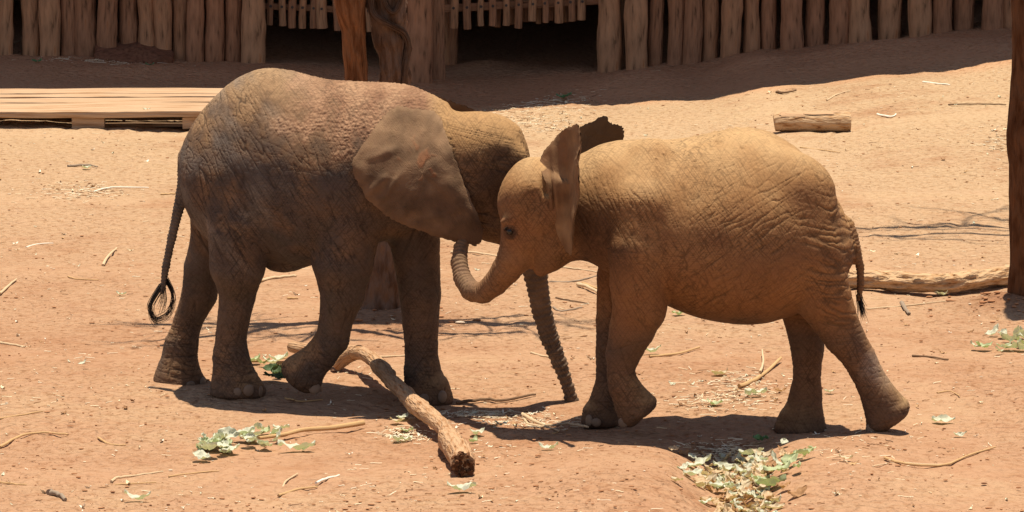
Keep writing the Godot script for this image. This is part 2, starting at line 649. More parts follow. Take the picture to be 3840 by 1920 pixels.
	# a trunk of a body from rows [x, top, bottom, half width, middle z], x rising
	func barrel(rows: Array, pear: float, k: float) -> void:
		var xs := PackedFloat32Array()
		for r in rows:
			xs.append(r[0])
		for i in nx:
			var x := o.x + i * h
			var e := 0.0
			if x < xs[0]:
				e = xs[0] - x
			elif x > xs[-1]:
				e = x - xs[-1]
			if e > 0.08:
				continue
			var s := clampi(xs.bsearch(x) - 1, 0, rows.size() - 2)
			var t := clampf((x - xs[s]) / (xs[s + 1] - xs[s]), 0, 1)
			var g := PackedFloat32Array([0, 0, 0, 0])
			for n in 4:
				g[n] = cubic_interpolate(rows[s][n + 1], rows[s + 1][n + 1], rows[maxi(s - 1, 0)][n + 1], rows[mini(s + 2, rows.size() - 1)][n + 1], t)
			var yc := (g[0] + g[1]) * 0.5
			var hy := maxf((g[0] - g[1]) * 0.5, 0.01)
			var hz := maxf(g[2], 0.01)
			var mn := minf(hy, hz)
			for j in ny:
				var v := (o.y + j * h - yc) / hy
				if absf(v) > 1.0 + 0.12 / mn:
					continue
				var wz := hz * (1.0 - pear * clampf(v, -1.1, 1.1))
				var v2 := v * v
				var at := (i * ny + j) * nq
				for q in nq:
					var w := (o.z + q * h - g[3]) / wz
					var d := (sqrt(v2 + w * w) - 1.0) * mn
					if e > 0.0:
						d = maxf(d, e)
					var c := f[at + q]
					if d - c < k:
						var m := clampf(0.5 + 0.5 * (c - d) / k, 0.0, 1.0)
						f[at + q] = lerpf(c, d, m) - k * m * (1.0 - m)

	# surface nets: [vertices, quads as four indices each]
	func skin() -> Array:
		var v := PackedVector3Array()
		var quads := PackedInt32Array()
		var id := PackedInt32Array()
		id.resize(f.size())
		var sx := ny * nq
		var sy := nq
		var far := 6.0 * h
		for i in nx - 1:
			for j in ny - 1:
				var at := i * sx + j * sy
				for q in nq - 1:
					var n := at + q
					var c := f[n]
					if c > far or c < -far:
						continue
					var s := c < 0.0
					if (f[n + 1] < 0.0) == s and (f[n + sy] < 0.0) == s and (f[n + sy + 1] < 0.0) == s and (f[n + sx] < 0.0) == s and (f[n + sx + 1] < 0.0) == s and (f[n + sx + sy] < 0.0) == s and (f[n + sx + sy + 1] < 0.0) == s:
						continue
					var g := [c, f[n + 1], f[n + sy], f[n + sy + 1], f[n + sx], f[n + sx + 1], f[n + sx + sy], f[n + sx + sy + 1]]
					var sum := Vector3.ZERO
					var cnt := 0
					for e in 8:
						for bit in [1, 2, 4]:
							if e & bit:
								continue
							var a: float = g[e]
							var b: float = g[e | bit]
							if (a < 0.0) == (b < 0.0):
								continue
							var t := a / (a - b)
							sum += Vector3((e >> 2) & 1, (e >> 1) & 1, e & 1) + Vector3(t if bit == 4 else 0.0, t if bit == 2 else 0.0, t if bit == 1 else 0.0)
							cnt += 1
					v.append(o + (Vector3(i, j, q) + sum / cnt) * h)
					id[n] = v.size()
					if i > 0 and j > 0 and q > 0:
						# edges from this corner along z, y and x
						if (g[1] < 0.0) != s:
							_quad(quads, id[n - sx - sy], id[n - sy], id[n], id[n - sx], s)
						if (g[2] < 0.0) != s:
							_quad(quads, id[n - sx - 1], id[n - sx], id[n], id[n - 1], s)
						if (g[4] < 0.0) != s:
							_quad(quads, id[n - sy - 1], id[n - 1], id[n], id[n - sy], s)
		return [v, quads]

	func _quad(quads: PackedInt32Array, a: int, b: int, c: int, d: int, s: bool) -> void:
		if a == 0 or b == 0 or c == 0 or d == 0:
			return
		if s:
			quads.append_array([a - 1, d - 1, c - 1, b - 1])
		else:
			quads.append_array([a - 1, b - 1, c - 1, d - 1])


func relax(v: PackedVector3Array, quads: PackedInt32Array, rounds: int, amount := 0.5) -> PackedVector3Array:
	for r in rounds:
		var sum := PackedVector3Array()
		var cnt := PackedInt32Array()
		sum.resize(v.size())
		cnt.resize(v.size())
		for i in range(0, quads.size(), 4):
			var a := quads[i]
			var b := quads[i + 1]
			var c := quads[i + 2]
			var d := quads[i + 3]
			sum[a] += v[b] + v[d]
			sum[b] += v[a] + v[c]
			sum[c] += v[b] + v[d]
			sum[d] += v[a] + v[c]
			cnt[a] += 2
			cnt[b] += 2
			cnt[c] += 2
			cnt[d] += 2
		for i in v.size():
			if cnt[i]:
				v[i] = v[i].lerp(sum[i] / cnt[i], amount)
	return v


# each quad into four
func finer(v: PackedVector3Array, quads: PackedInt32Array) -> Array:
	var out := PackedInt32Array()
	var mids := {}
	var n0 := v.size()
	for i in range(0, quads.size(), 4):
		var e := [0, 0, 0, 0]
		var mid := Vector3.ZERO
		for k in 4:
			var a := quads[i + k]
			var b := quads[i + (k + 1) % 4]
			mid += v[a]
			var key := mini(a, b) * n0 + maxi(a, b)
			var m: int = mids.get(key, -1)
			if m < 0:
				m = v.size()
				v.append((v[a] + v[b]) * 0.5)
				mids[key] = m
			e[k] = m
		var c := v.size()
		v.append(mid * 0.25)
		for k in 4:
			out.append_array([quads[i + k], e[k], c, e[(k + 3) % 4]])
	return [v, out]


func tris_of(quads: PackedInt32Array) -> PackedInt32Array:
	var idx := PackedInt32Array()
	idx.resize(quads.size() / 4 * 6)
	var w := 0
	for i in range(0, quads.size(), 4):
		idx[w] = quads[i]
		idx[w + 1] = quads[i + 1]
		idx[w + 2] = quads[i + 2]
		idx[w + 3] = quads[i]
		idx[w + 4] = quads[i + 2]
		idx[w + 5] = quads[i + 3]
		w += 6
	return idx


# an ear: a thin sheet from an outline of 3-D points round a middle point, added to v and quads
func ear(v: PackedVector3Array, quads: PackedInt32Array, outline: Array, mid: Vector3, bulge: Vector3, thick: float, folds: float, sd: float) -> void:
	var closed := outline.duplicate()
	var n := closed.size()
	var per := 12
	var rim := []
	for i in n:
		var p0: Vector3 = closed[(i + n - 1) % n]
		var p1: Vector3 = closed[i]
		var p2: Vector3 = closed[(i + 1) % n]
		var p3: Vector3 = closed[(i + 2) % n]
		for k in per:
			rim.append(p1.cubic_interpolate(p2, p0, p3, float(k) / per))
	var cols := rim.size()
	var rings := 30
	var face := Vector3.ZERO
	for i in cols:
		face += (rim[i] - mid).cross(rim[(i + 1) % cols] - mid)
	face = face.normalized()
	# the sheet's depth across its face relaxes between the rim heights, so it hangs like skin
	var dep := PackedFloat32Array()
	dep.resize((rings + 1) * cols)
	var m0 := 0.0
	for c in cols:
		m0 += (rim[c] - mid).dot(face) / cols
	for r in rings + 1:
		for c in cols:
			dep[r * cols + c] = lerpf(m0, (rim[c] - mid).dot(face), float(r) / rings)
	var dth := TAU / cols
	for it in 70:
		for r in range(1, rings):
			var wa := 1.0 / pow(maxf(r, 0.5) * dth, 2.0)
			var wo := 1.0 + 0.5 / r
			var wi := 1.0 - 0.5 / r
			var inv := 1.0 / (2.0 + 2.0 * wa)
			var at := r * cols
			for c in cols:
				dep[at + c] = (wo * dep[at + cols + c] + wi * dep[at - cols + c] + wa * (dep[at + (c + 1) % cols] + dep[at + (c + cols - 1) % cols])) * inv
		var s := 0.0
		for c in cols:
			s += dep[cols + c]
		for c in cols:
			dep[c] = s / cols
	for sgn in [1.0, -1.0]:
		var base := v.size()
		for r in rings + 1:
			var u := float(r) / rings
			for c in cols:
				var e: Vector3 = rim[c]
				var p: Vector3 = mid.lerp(e, u)
				p += face * (dep[r * cols + c] - (p - mid).dot(face))
				p += bulge * (1.0 - u * u)
				# wavy folds and a slightly scalloped margin
				p += face * folds * (nz.get_noise_3d(p.x * 8.0 + sd, p.y * 8.0, sd) + 0.5 * nz.get_noise_3d(p.x * 17.0 + sd, p.y * 17.0, sd + 4.0)) * smoothstep(0.1, 0.9, u)
				if u > 0.9:
					p += (e - mid).normalized() * 0.005 * nz.get_noise_2d(c * 0.35 + sd, sd) * smoothstep(0.9, 1.0, u)
				p += face * sgn * thick * 0.5 * sqrt(maxf(1.0 - pow(u, 6.0), 0.0))
				v.append(p)
		for r in rings:
			for c in cols:
				var d := (c + 1) % cols
				var q := [base + r * cols + c, base + r * cols + d, base + (r + 1) * cols + d, base + (r + 1) * cols + c]
				if sgn > 0.0:
					quads.append_array(q)
				else:
					quads.append_array([q[0], q[3], q[2], q[1]])


func valley(x: float, y: float, z: float, w: float) -> float:
	return maxf(0.0, 1.0 - absf(nz.get_noise_3d(x, y, z)) / w)


# crossing creases: one family runs at angle a in the side view, a second at angle b
func creases(p: Vector3, a: float, b: float, fine: float) -> float:
	var u := p.x * cos(a) + p.y * sin(a)
	var t := (-p.x * sin(a) + p.y * cos(a))
	var c := valley(u * fine * 0.06, t * fine, p.z * fine * 0.25, 0.15)
	u = p.x * cos(b) + p.y * sin(b)
	t = (-p.x * sin(b) + p.y * cos(b))
	return maxf(c, 0.6 * valley(u * fine * 0.09 + 40.0, t * fine * 0.9, p.z * fine * 0.3 + 9.0, 0.12))


# where a point lies along a chain of joints [point, radius]: [how near 0..1, metres along]
func along(p: Vector3, chain: Array) -> Vector2:
	var best := 9.0
	var s := 0.0
	var out := 0.0
	for i in chain.size() - 1:
		var a: Vector3 = chain[i][0]
		var ab: Vector3 = chain[i + 1][0] - a
		var t := clampf((p - a).dot(ab) / ab.length_squared(), 0, 1)
		var d: float = (p - a - ab * t).length() / lerpf(chain[i][1], chain[i + 1][1], t)
		if d < best:
			best = d
			out = s + t * ab.length()
		s += ab.length()
	return Vector2(best, out)


# a chain of joints, with sole pieces [a, b, point, normal] at its end, joined to the body softly over k
func limb(fl: Flesh, chain: Array, k: float, soles := []) -> void:
	var lo := Vector3.ONE * 9.0
	var hi := -lo
	var all := chain.duplicate()
	for s in soles:
		all.append_array([s[0], s[1]])
	for j in all:
		lo = lo.min(j[0] - Vector3.ONE * (j[1] + 0.09))
		hi = hi.max(j[0] + Vector3.ONE * (j[1] + 0.09))
	var g := fl.patch(lo, hi)
	for i in chain.size() - 1:
		g.cap(chain[i][0], chain[i][1], chain[i + 1][0], chain[i + 1][1], 0.008)
	for s in soles:
		g.cap(s[0][0], s[0][1], s[1][0], s[1][1], 0.03, [s[2], s[3].normalized()])
	fl.merge(g, k)



# the finished skin: look(p, n, first) -> [height, colour]
func hide_mesh(fl: Flesh, ears: Array, base: Vector3, look: Callable) -> ArrayMesh:
	var s := fl.skin()
	var v: PackedVector3Array = relax(s[0], s[1], 2)
	var fin := finer(v, s[1])
	v = relax(fin[0], fin[1], 2)
	var quads: PackedInt32Array = fin[1]
	var body := v.size()
	for e in ears:
		ear(v, quads, e[0], e[1], e[2], e[3], e[4], e[5])
	var idx := tris_of(quads)
	var n := normals_of(v, idx)
	var col := PackedColorArray()
	col.resize(v.size())
	for i in v.size():
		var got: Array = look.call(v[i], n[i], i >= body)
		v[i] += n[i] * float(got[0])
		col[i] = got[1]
	n = normals_of(v, idx)
	for i in v.size():
		v[i] -= base
	# the body and its ears are one mesh of two surfaces
	var ib := PackedInt32Array()
	var ie := PackedInt32Array()
	var cut := 0
	while cut < idx.size() and idx[cut] < body:
		cut += 3
	ib = idx.slice(0, cut)
	ie = idx.slice(cut)
	for i in ie.size():
		ie[i] -= body
	var m := solid(v.slice(0, body), n.slice(0, body), ib, col.slice(0, body))
	var a := []
	a.resize(Mesh.ARRAY_MAX)
	a[Mesh.ARRAY_VERTEX] = v.slice(body)
	a[Mesh.ARRAY_NORMAL] = n.slice(body)
	a[Mesh.ARRAY_COLOR] = col.slice(body)
	a[Mesh.ARRAY_INDEX] = ie
	m.add_surface_from_arrays(Mesh.PRIMITIVE_TRIANGLES, a)
	m.surface_set_material(0, M.skin)
	m.surface_set_material(1, M.ear)
	return m


func nail(parent: Node3D, at: Vector3, face: Vector3, w: float, hgt: float) -> void:
	var v := PackedVector3Array()
	var f := face.normalized()
	var side := Vector3.UP.cross(f).normalized()
	var up := f.cross(side)
	for r in 9:
		var la := PI * (float(r) / 8 - 0.5)
		for c in 14:
			var lo := TAU * c / 14
			var q := Vector3(cos(la) * cos(lo), sin(la), cos(la) * sin(lo))
			v.append(side * q.x * w * 1.15 + up * (q.y * hgt * 1.1 + (0.15 * hgt if q.y > 0.0 else 0.0)) + f * (q.z * w * 0.42 - 0.0045))
	put("toenail", grid_mesh(v, 9, 14, true), M.nail, parent, at - parent.position)


func wisp(st_pts: Array, r0: float, r1: float) -> ArrayMesh:
	return tube(st_pts, [r0, r1], 4, 0.0, 8.0, false)


func join(meshes: Array) -> ArrayMesh:
	var st := SurfaceTool.new()
	for m in meshes:
		st.append_from(m, 0, Transform3D())
	return st.commit()


# ---------------------------------------------------------------- the larger elephant, on the left

var trunk_l := [[Vector3(0.036, 0.836, 0.2), 0.096], [Vector3(0.066, 0.702, 0.2), 0.076], [Vector3(0.076, 0.578, 0.19), 0.056], [Vector3(0.092, 0.484, 0.18), 0.044], [Vector3(0.113, 0.358, 0.17), 0.038], [Vector3(0.142, 0.251, 0.16), 0.035], [Vector3(0.184, 0.144, 0.16), 0.029], [Vector3(0.215, 0.056, 0.16), 0.023], [Vector3(0.232, 0.004, 0.16), 0.023]]
var legs_l := [
	[[Vector3(-1.038, 0.831, 0.08), 0.152], [Vector3(-1.048, 0.653, 0.14), 0.117], [Vector3(-1.053, 0.519, 0.14), 0.106], [Vector3(-1.056, 0.404, 0.1), 0.071], [Vector3(-1.084, 0.24, 0.07), 0.06], [Vector3(-1.088, 0.153, 0.06), 0.065]],
	[[Vector3(-1.133, 0.749, -0.16), 0.124], [Vector3(-1.162, 0.572, -0.22), 0.098], [Vector3(-1.212, 0.462, -0.24), 0.076], [Vector3(-1.229, 0.351, -0.25), 0.07], [Vector3(-1.274, 0.249, -0.26), 0.057], [Vector3(-1.303, 0.153, -0.26), 0.061]],
	[[Vector3(-0.596, 0.93, 0.13), 0.147], [Vector3(-0.622, 0.704, 0.21), 0.127], [Vector3(-0.643, 0.545, 0.21), 0.115], [Vector3(-0.649, 0.42, 0.2), 0.085], [Vector3(-0.676, 0.31, 0.18), 0.065], [Vector3(-0.689, 0.244, 0.17), 0.066], [Vector3(-0.742, 0.171, 0.165), 0.058]],
	[[Vector3(-0.431, 0.755, 0.05), 0.117], [Vector3(-0.375, 0.607, 0.03), 0.097], [Vector3(-0.355, 0.392, 0.02), 0.081], [Vector3(-0.354, 0.285, 0.02), 0.071], [Vector3(-0.351, 0.178, 0.02), 0.065], [Vector3(-0.348, 0.094, 0.02), 0.066]]]
var soles_l := [
	[[[Vector3(-1.086, 0.153, 0.06), 0.065], [Vector3(-1.067, 0.024, 0.06), 0.108], Vector3(-1.063, 0, 0.06), Vector3.DOWN], [[Vector3(-1.015, 0.042, 0.08), 0.043], [Vector3(-0.987, 0.017, 0.08), 0.034], Vector3(-1.063, 0, 0.06), Vector3.DOWN]],
	[[[Vector3(-1.305, 0.143, -0.26), 0.063], [Vector3(-1.321, 0.009, -0.26), 0.096], Vector3(-1.305, -0.025, -0.26), Vector3(-0.12, -1, 0)], [[Vector3(-1.267, 0.018, -0.25), 0.047], [Vector3(-1.228, -0.003, -0.25), 0.03], Vector3(-1.305, -0.025, -0.26), Vector3.DOWN]],
	[[[Vector3(-0.742, 0.171, 0.165), 0.058], [Vector3(-0.819, 0.11, 0.17), 0.075], Vector3(-0.86, 0.078, 0.17), Vector3(-0.74, -0.66, 0)], [[Vector3(-0.773, 0.11, 0.17), 0.047], [Vector3(-0.766, 0.064, 0.17), 0.037], Vector3(-0.779, 0.026, 0.17), Vector3.DOWN]],
	[[[Vector3(-0.347, 0.094, 0.02), 0.066], [Vector3(-0.331, -0.013, 0.02), 0.1], Vector3(-0.331, -0.039, 0.02), Vector3.DOWN], [[Vector3(-0.289, 0.031, 0.05), 0.049], [Vector3(-0.264, -0.016, 0.06), 0.034], Vector3(-0.331, -0.039, 0.02), Vector3.DOWN]]]
var tail_l := [[Vector3(-1.263, 0.91, -0.12), 0.031], [Vector3(-1.276, 0.818, -0.11), 0.023], [Vector3(-1.298, 0.703, -0.11), 0.021], [Vector3(-1.323, 0.598, -0.11), 0.018], [Vector3(-1.348, 0.483, -0.11), 0.016], [Vector3(-1.361, 0.394, -0.11), 0.012], [Vector3(-1.365, 0.378, -0.11), 0.01]]


func elephant_left() -> void:
	var fl := Flesh.new(Vector3(-1.46, -0.07, -0.5), Vector3(0.34, 1.36, 0.62), 0.0086)
	fl.barrel([[-1.293, 0.925, 0.847, 0.05, -0.127], [-1.274, 0.974, 0.732, 0.14, -0.123], [-1.242, 1.036, 0.66, 0.2, -0.115], [-1.2, 1.095, 0.609, 0.24, -0.104], [-1.158, 1.142, 0.569, 0.268, -0.093], [-1.105, 1.192, 0.545, 0.29, -0.08], [-1.053, 1.228, 0.531, 0.305, -0.067], [-0.99, 1.256, 0.518, 0.318, -0.051], [-0.937, 1.265, 0.509, 0.328, -0.037], [-0.885, 1.261, 0.499, 0.336, -0.024], [-0.823, 1.25, 0.501, 0.34, -0.008], [-0.76, 1.235, 0.512, 0.34, 0.008], [-0.687, 1.223, 0.539, 0.33, 0.027], [-0.594, 1.22, 0.574, 0.31, 0.051], [-0.501, 1.219, 0.608, 0.28, 0.075], [-0.429, 1.214, 0.631, 0.245, 0.093], [-0.367, 1.202, 0.659, 0.21, 0.109], [-0.306, 1.177, 0.692, 0.18, 0.125], [-0.244, 1.148, 0.725, 0.15, 0.141]], 0.10, 0.03)
	# two feet planted behind, one just leaving the ground, one planted ahead
	for i in 4:
		limb(fl, legs_l[i], 0.022, soles_l[i])
	# knee bulge, shoulder blade, hip
	fl.cap(Vector3(-0.994, 0.533, 0.13), 0.042, Vector3(-1.016, 0.454, 0.12), 0.034, 0.03)
	fl.cap(Vector3(-0.724, 0.545, 0.21), 0.034, Vector3(-0.705, 0.466, 0.2), 0.028, 0.03)
	fl.egg(Vector3(-0.886, 0.502, 0.02), Vector3(0.06, 0.022, 0.05), 0.0, 0.03)
	# neck, skull, brow, cheek and jaw
	fl.cap(Vector3(-0.45, 0.985, 0.08), 0.19, Vector3(-0.178, 0.925, 0.18), 0.155, 0.06)
	fl.egg(Vector3(-0.122, 0.953, 0.2), Vector3(0.185, 0.165, 0.15), -0.5, 0.05)
	fl.cap(Vector3(-0.071, 0.963, 0.2), 0.132, Vector3(-0.005, 0.887, 0.2), 0.082, 0.05)
	fl.cap(Vector3(-0.142, 0.815, 0.2), 0.13, Vector3(-0.086, 0.702, 0.2), 0.075, 0.05)
	fl.cap(Vector3(-0.086, 0.702, 0.2), 0.065, Vector3(-0.02, 0.631, 0.2), 0.032, 0.03)
	fl.egg(Vector3(0.015, 0.95, 0.3), Vector3(0.045, 0.05, 0.03), 0.4, 0.04)
	fl.cap(Vector3(-0.046, 0.96, 0.385), 0.032, Vector3(-0.074, 0.906, 0.4), 0.03, 0.05, [], true)
	limb(fl, trunk_l, 0.03)
	fl.cap(Vector3(0.22, 0.014, 0.16), 0.018, Vector3(0.256, -0.009, 0.16), 0.009, 0.015)
	fl.cap(Vector3(0.22, 0.014, 0.16), 0.016, Vector3(0.213, -0.015, 0.16), 0.009, 0.012)
	limb(fl, tail_l, 0.02)
	var base := Vector3(-0.66, 0, 0.02)
	var e := thing("elephant", base, "larger grey-brown young elephant with mud-caked back and its big ear spread flat", "elephant", "young elephants greeting head to head")
	var near_ear := [Vector3(-0.436, 1.147, 0.265), Vector3(-0.363, 1.14, 0.262), Vector3(-0.283, 1.119, 0.252), Vector3(-0.25, 1.052, 0.308), Vector3(-0.219, 0.975, 0.345), Vector3(-0.186, 0.885, 0.355), Vector3(-0.149, 0.796, 0.368), Vector3(-0.121, 0.725, 0.37), Vector3(-0.109, 0.669, 0.362), Vector3(-0.133, 0.632, 0.355), Vector3(-0.166, 0.638, 0.36), Vector3(-0.285, 0.667, 0.372), Vector3(-0.415, 0.721, 0.388), Vector3(-0.49, 0.762, 0.395), Vector3(-0.558, 0.838, 0.395), Vector3(-0.6, 0.943, 0.385), Vector3(-0.542, 1.037, 0.35), Vector3(-0.485, 1.114, 0.3)]
	var far_ear := [Vector3(-0.349, 1.17, 0), Vector3(-0.288, 1.157, -0.03), Vector3(-0.226, 1.132, -0.05), Vector3(-0.144, 1.103, -0.03), Vector3(-0.108, 1.084, 0.02), Vector3(-0.123, 0.912, -0.02), Vector3(-0.207, 0.696, -0.08), Vector3(-0.374, 0.749, -0.16), Vector3(-0.457, 0.935, -0.18), Vector3(-0.435, 1.085, -0.14)]
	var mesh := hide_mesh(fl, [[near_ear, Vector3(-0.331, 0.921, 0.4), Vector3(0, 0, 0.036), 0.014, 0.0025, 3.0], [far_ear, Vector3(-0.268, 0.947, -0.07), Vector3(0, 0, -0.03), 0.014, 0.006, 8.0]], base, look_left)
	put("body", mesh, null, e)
	# eye on the near side
	var eye := SphereMesh.new()
	eye.radius = 0.012
	eye.height = 0.024
	put("eye", eye, M.eye, e, Vector3(-0.018, 0.786, 0.295) - base)
	for t in [[Vector3(-1.011, 0.039, 0.16), Vector3(.45, 0, 1), .019, .019], [Vector3(-0.965, 0.026, 0.108), Vector3(1, 0, .35), .016, .018], [Vector3(-1.056, 0.034, 0.165), Vector3(0, .05, 1), .014, .014], [Vector3(-1.212, 0.002, -0.22), Vector3(1, .1, .5), .018, .020], [Vector3(-1.26, 0.004, -0.175), Vector3(.4, 0, 1), .016, .012], [Vector3(-0.756, 0.056, 0.207), Vector3(.3, .2, 1), .020, .020], [Vector3(-0.733, 0.059, 0.18), Vector3(1, .2, .4), .015, .018], [Vector3(-0.339, 0, 0.122), Vector3(.1, 0, 1), .018, .017], [Vector3(-0.265, 0.005, 0.105), Vector3(.7, .1, .7), .020, .021]]:
		nail(e, t[0], t[1], t[2], t[3])
	# the tail tuft: two curved locks that cross at the tip
	var locks := []
	for i in 90:
		var s := -1.0 if i % 2 else 1.0
		var j := Vector3(rng.randfn(0, 0.004), rng.randfn(0, 0.008), rng.randfn(0, 0.006))
		var top: Vector3 = Vector3(-1.359, 0.404, -0.11) + j
		var pts: Array
		if s < 0.0:
			pts = [top + Vector3(-0.008, 0.0, 0), Vector3(-1.4, 0.352, -0.11) + j, Vector3(-1.412, 0.315, -0.11) + j * 1.3, Vector3(-1.399, 0.278, -0.11) + j * 1.5, Vector3(-1.384, 0.269, -0.11) + j]
		else:
			pts = [top + Vector3(0.012, 0.03, 0), Vector3(-1.325, 0.388, -0.11) + j, Vector3(-1.322, 0.346, -0.11) + j * 1.3, Vector3(-1.344, 0.296, -0.11) + j * 1.2, Vector3(-1.389, 0.273, -0.11) + j]
		if i % 6 == 0:
			pts = [top, Vector3(-1.36, 0.346, -0.11) + j * 2.0, Vector3(-1.371, 0.309, -0.11) + j * 2.5]
		locks.append(wisp(smooth_path(pts, 4), 0.0011, 0.0005))
	tag(put("tail_tuft", join(locks), M.hair, e, -base), "", "", "", "")


func look_left(p: Vector3, n: Vector3, is_ear: bool) -> Array:
	var x := p.x
	var y := p.y
	var big := nz.get_noise_3d(x * 2.6, y * 2.6, p.z * 2.6)
	var mid := nz2.get_noise_3d(x * 7.0, y * 7.0, p.z * 7.0)
	var h := 0.0
	var c := Color(0.095, 0.068, 0.055)                    # grey-brown hide
	c = c.lerp(Color(0.072, 0.062, 0.060), clampf(0.35 + big * 0.9 - smoothstep(-0.7, -0.3, x) * 0.5, 0, 0.8))
	c = c.lerp(Color(0.17, 0.10, 0.06), clampf(mid * 0.8 + 0.14 + 0.25 * smoothstep(-0.6, 0.0, x), 0, 0.65))
	if is_ear:
		var f := nz2.get_noise_3d(x * 30.0, y * 30.0, 2.0)
		h = 0.0012 * f + 0.0020 * valley(x * 6.0, y * 9.0, 3.0, 0.5)
		c = Color(0.125, 0.074, 0.045).lerp(Color(0.20, 0.122, 0.074), clampf(0.35 + mid * 1.1, 0, 1))
		# soft folds running in from the hind edge, and the rolled top
		for s in [[-0.545, 0.829, -0.465, 0.91, .013, .016], [-0.48, 0.819, -0.42, 0.91, .010, .011], [-0.54, 0.964, -0.42, 1.004, .008, .014], [-0.441, 0.693, -0.36, 0.863, .006, .02]]:
			var pa := Vector2(s[0], s[1])
			var ab := Vector2(s[2], s[3]) - pa
			var q := Vector2(x, y) - pa
			var t := clampf(q.dot(ab) / ab.length_squared(), 0, 1)
			h += s[4] * exp(-pow((q - ab * t).length() / s[5], 2.0)) * sin(PI * clampf(t * 0.8 + 0.15, 0, 1))
		# dried mud sprinkled over the middle of the ear
		var m := smoothstep(0.0, 0.35, nz2.get_noise_3d(x * 20.0, y * 20.0, 7.0) + 0.36 - 9.0 * Vector2(x + 0.355, (y - 0.96) * 0.8).length())
		c = c.lerp(Color(0.27, 0.10, 0.045), m * 0.8)
		h += 0.002 * m
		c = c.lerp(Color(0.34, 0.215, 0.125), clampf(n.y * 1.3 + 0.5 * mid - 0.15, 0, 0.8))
		return [h, c]
	var tr := along(p, trunk_l) if x > -0.02 and y < 0.62 else Vector2(9, 0)
	if tr.x < 1.35:
		var s := tr.y + 0.004 * nz.get_noise_3d(x * 20.0, y * 20.0, p.z * 20.0)
		h = 0.0024 * sin(s * TAU / 0.021) * smoothstep(0.12, 0.3, tr.y)
		h += 0.0022 * maxf(0.0, sin(s * TAU / 0.05)) * smoothstep(0.2, 0.5, tr.y)
		c = Color(0.15, 0.105, 0.075).lerp(Color(0.26, 0.17, 0.11), clampf(0.3 + mid, 0, 1))
		return [h, c]
	var tl := along(p, tail_l) if x < -1.19 and y > 0.28 else Vector2(9, 0)
	if tl.x < 1.25 and tl.y > 0.06:
		h = 0.0016 * sin((tl.y + 0.004 * mid) * TAU / 0.014)
		return [h, Color(0.11, 0.09, 0.08).lerp(Color(0.2, 0.16, 0.13), clampf(mid + 0.4, 0, 1))]
	var leg := smoothstep(0.56, 0.40, y + 0.06 * big)
	var head := smoothstep(-0.34, -0.24, x) * (1.0 - leg)
	var trunk := (1.0 - leg) * (1.0 - head)
	var mud := 0.0
	var grey := 0.0
	var crease := 0.0
	if leg > 0.0:
		# legs: fine rings, stronger at ankle and knee
		var k := 0.9 * valley(x * 4.0 + 5.0, (y + 0.12 * x) * 36.0, p.z * 4.0, 0.2) * (0.5 + 0.5 * smoothstep(0.2, 0.05, absf(y - 0.13)))
		crease += leg * maxf(k, 0.7 * creases(p, 1.35, 0.1, 30.0))
		c = c.lerp(Color(0.10, 0.075, 0.06), 0.5 * leg)
		c = c.lerp(Color(0.22, 0.125, 0.075), leg * clampf(smoothstep(0.10, 0.0, y) * 0.5 + big * 0.3, 0, 0.6))
	if trunk > 0.0:
		# flank: net of slanting folds
		var w := smoothstep(-0.72, -0.40, x + 0.25 * (y - 0.8))
		var k := creases(p, -1.05, -0.25, 33.0) * (1.0 - w) if w < 1.0 else 0.0
		if w > 0.0:
			k += creases(p, 1.05, -1.45, 33.0) * w
		# bare grey streaks over the hip
		grey = trunk * clampf((nz2.get_noise_3d(x * 6.0 + y * 5.0, (y - x) * 2.5, 3.0) * 1.6 + 0.12) * smoothstep(-0.7, -1.05, x), 0, 0.85)
		# thick dried mud along the back
		var m := smoothstep(0.98, 1.10, y + 0.16 * mid + 0.05 * big + 0.05 * smoothstep(-0.7, -0.4, x)) * smoothstep(-1.0, -0.72, x + 0.2 * mid)
		m = maxf(m, smoothstep(0.5, 0.8, mid * 1.2 + 0.55 - 5.0 * Vector2(x + 0.60, y - 1.02).length())) * smoothstep(-0.2, -0.34, x)
		mud = m * trunk
		if m > 0.0:
			var q := p + Vector3(mid, big, -mid) * 0.02
			var ck := clampf((cell.get_noise_3d(q.x * 66.0, q.y * 66.0, q.z * 66.0) + 1.0) * 3.0, 0, 1)
			k *= 1.0 - m
			h += m * (0.0030 * ck + 0.0030 * nz2.get_noise_3d(x * 42.0, y * 42.0, p.z * 42.0))
			c = c.lerp(Color(0.265, 0.138, 0.08).lerp(Color(0.42, 0.25, 0.155), clampf(1.4 * mid + 0.35 + 0.3 * ck, 0, 1)), m * 0.9)
			c = c.lerp(Color(0.24, 0.12, 0.075), m * (1.0 - ck) * 0.5)
		crease += trunk * k
	if head > 0.0:
		crease += head * creases(p, -0.25, 1.2, 40.0) * 0.8
		c = c.lerp(Color(0.22, 0.125, 0.065), 0.55 * head)
		c = c.lerp(Color(0.075, 0.048, 0.035), head * 0.8 * smoothstep(0.15, 0.03, Vector2(x + 0.05, (y - 0.88) * 0.8).length() + 0.05 * mid))  # temple hollow darkened: its shade is put into the colour
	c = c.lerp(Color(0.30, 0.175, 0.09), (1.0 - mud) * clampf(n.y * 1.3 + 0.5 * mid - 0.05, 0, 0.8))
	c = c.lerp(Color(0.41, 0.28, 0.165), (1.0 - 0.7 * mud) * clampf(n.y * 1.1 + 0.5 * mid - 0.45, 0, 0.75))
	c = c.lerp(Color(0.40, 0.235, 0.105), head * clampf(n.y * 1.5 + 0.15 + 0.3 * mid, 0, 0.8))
	c = c.lerp(Color(0.215, 0.188, 0.168), 0.65 * grey)
	crease *= lerpf(1.0, 0.35, smoothstep(0.55, 0.92, n.y)) * (0.65 + 0.7 * clampf(0.5 + mid, 0, 1))
	h -= 0.0032 * crease
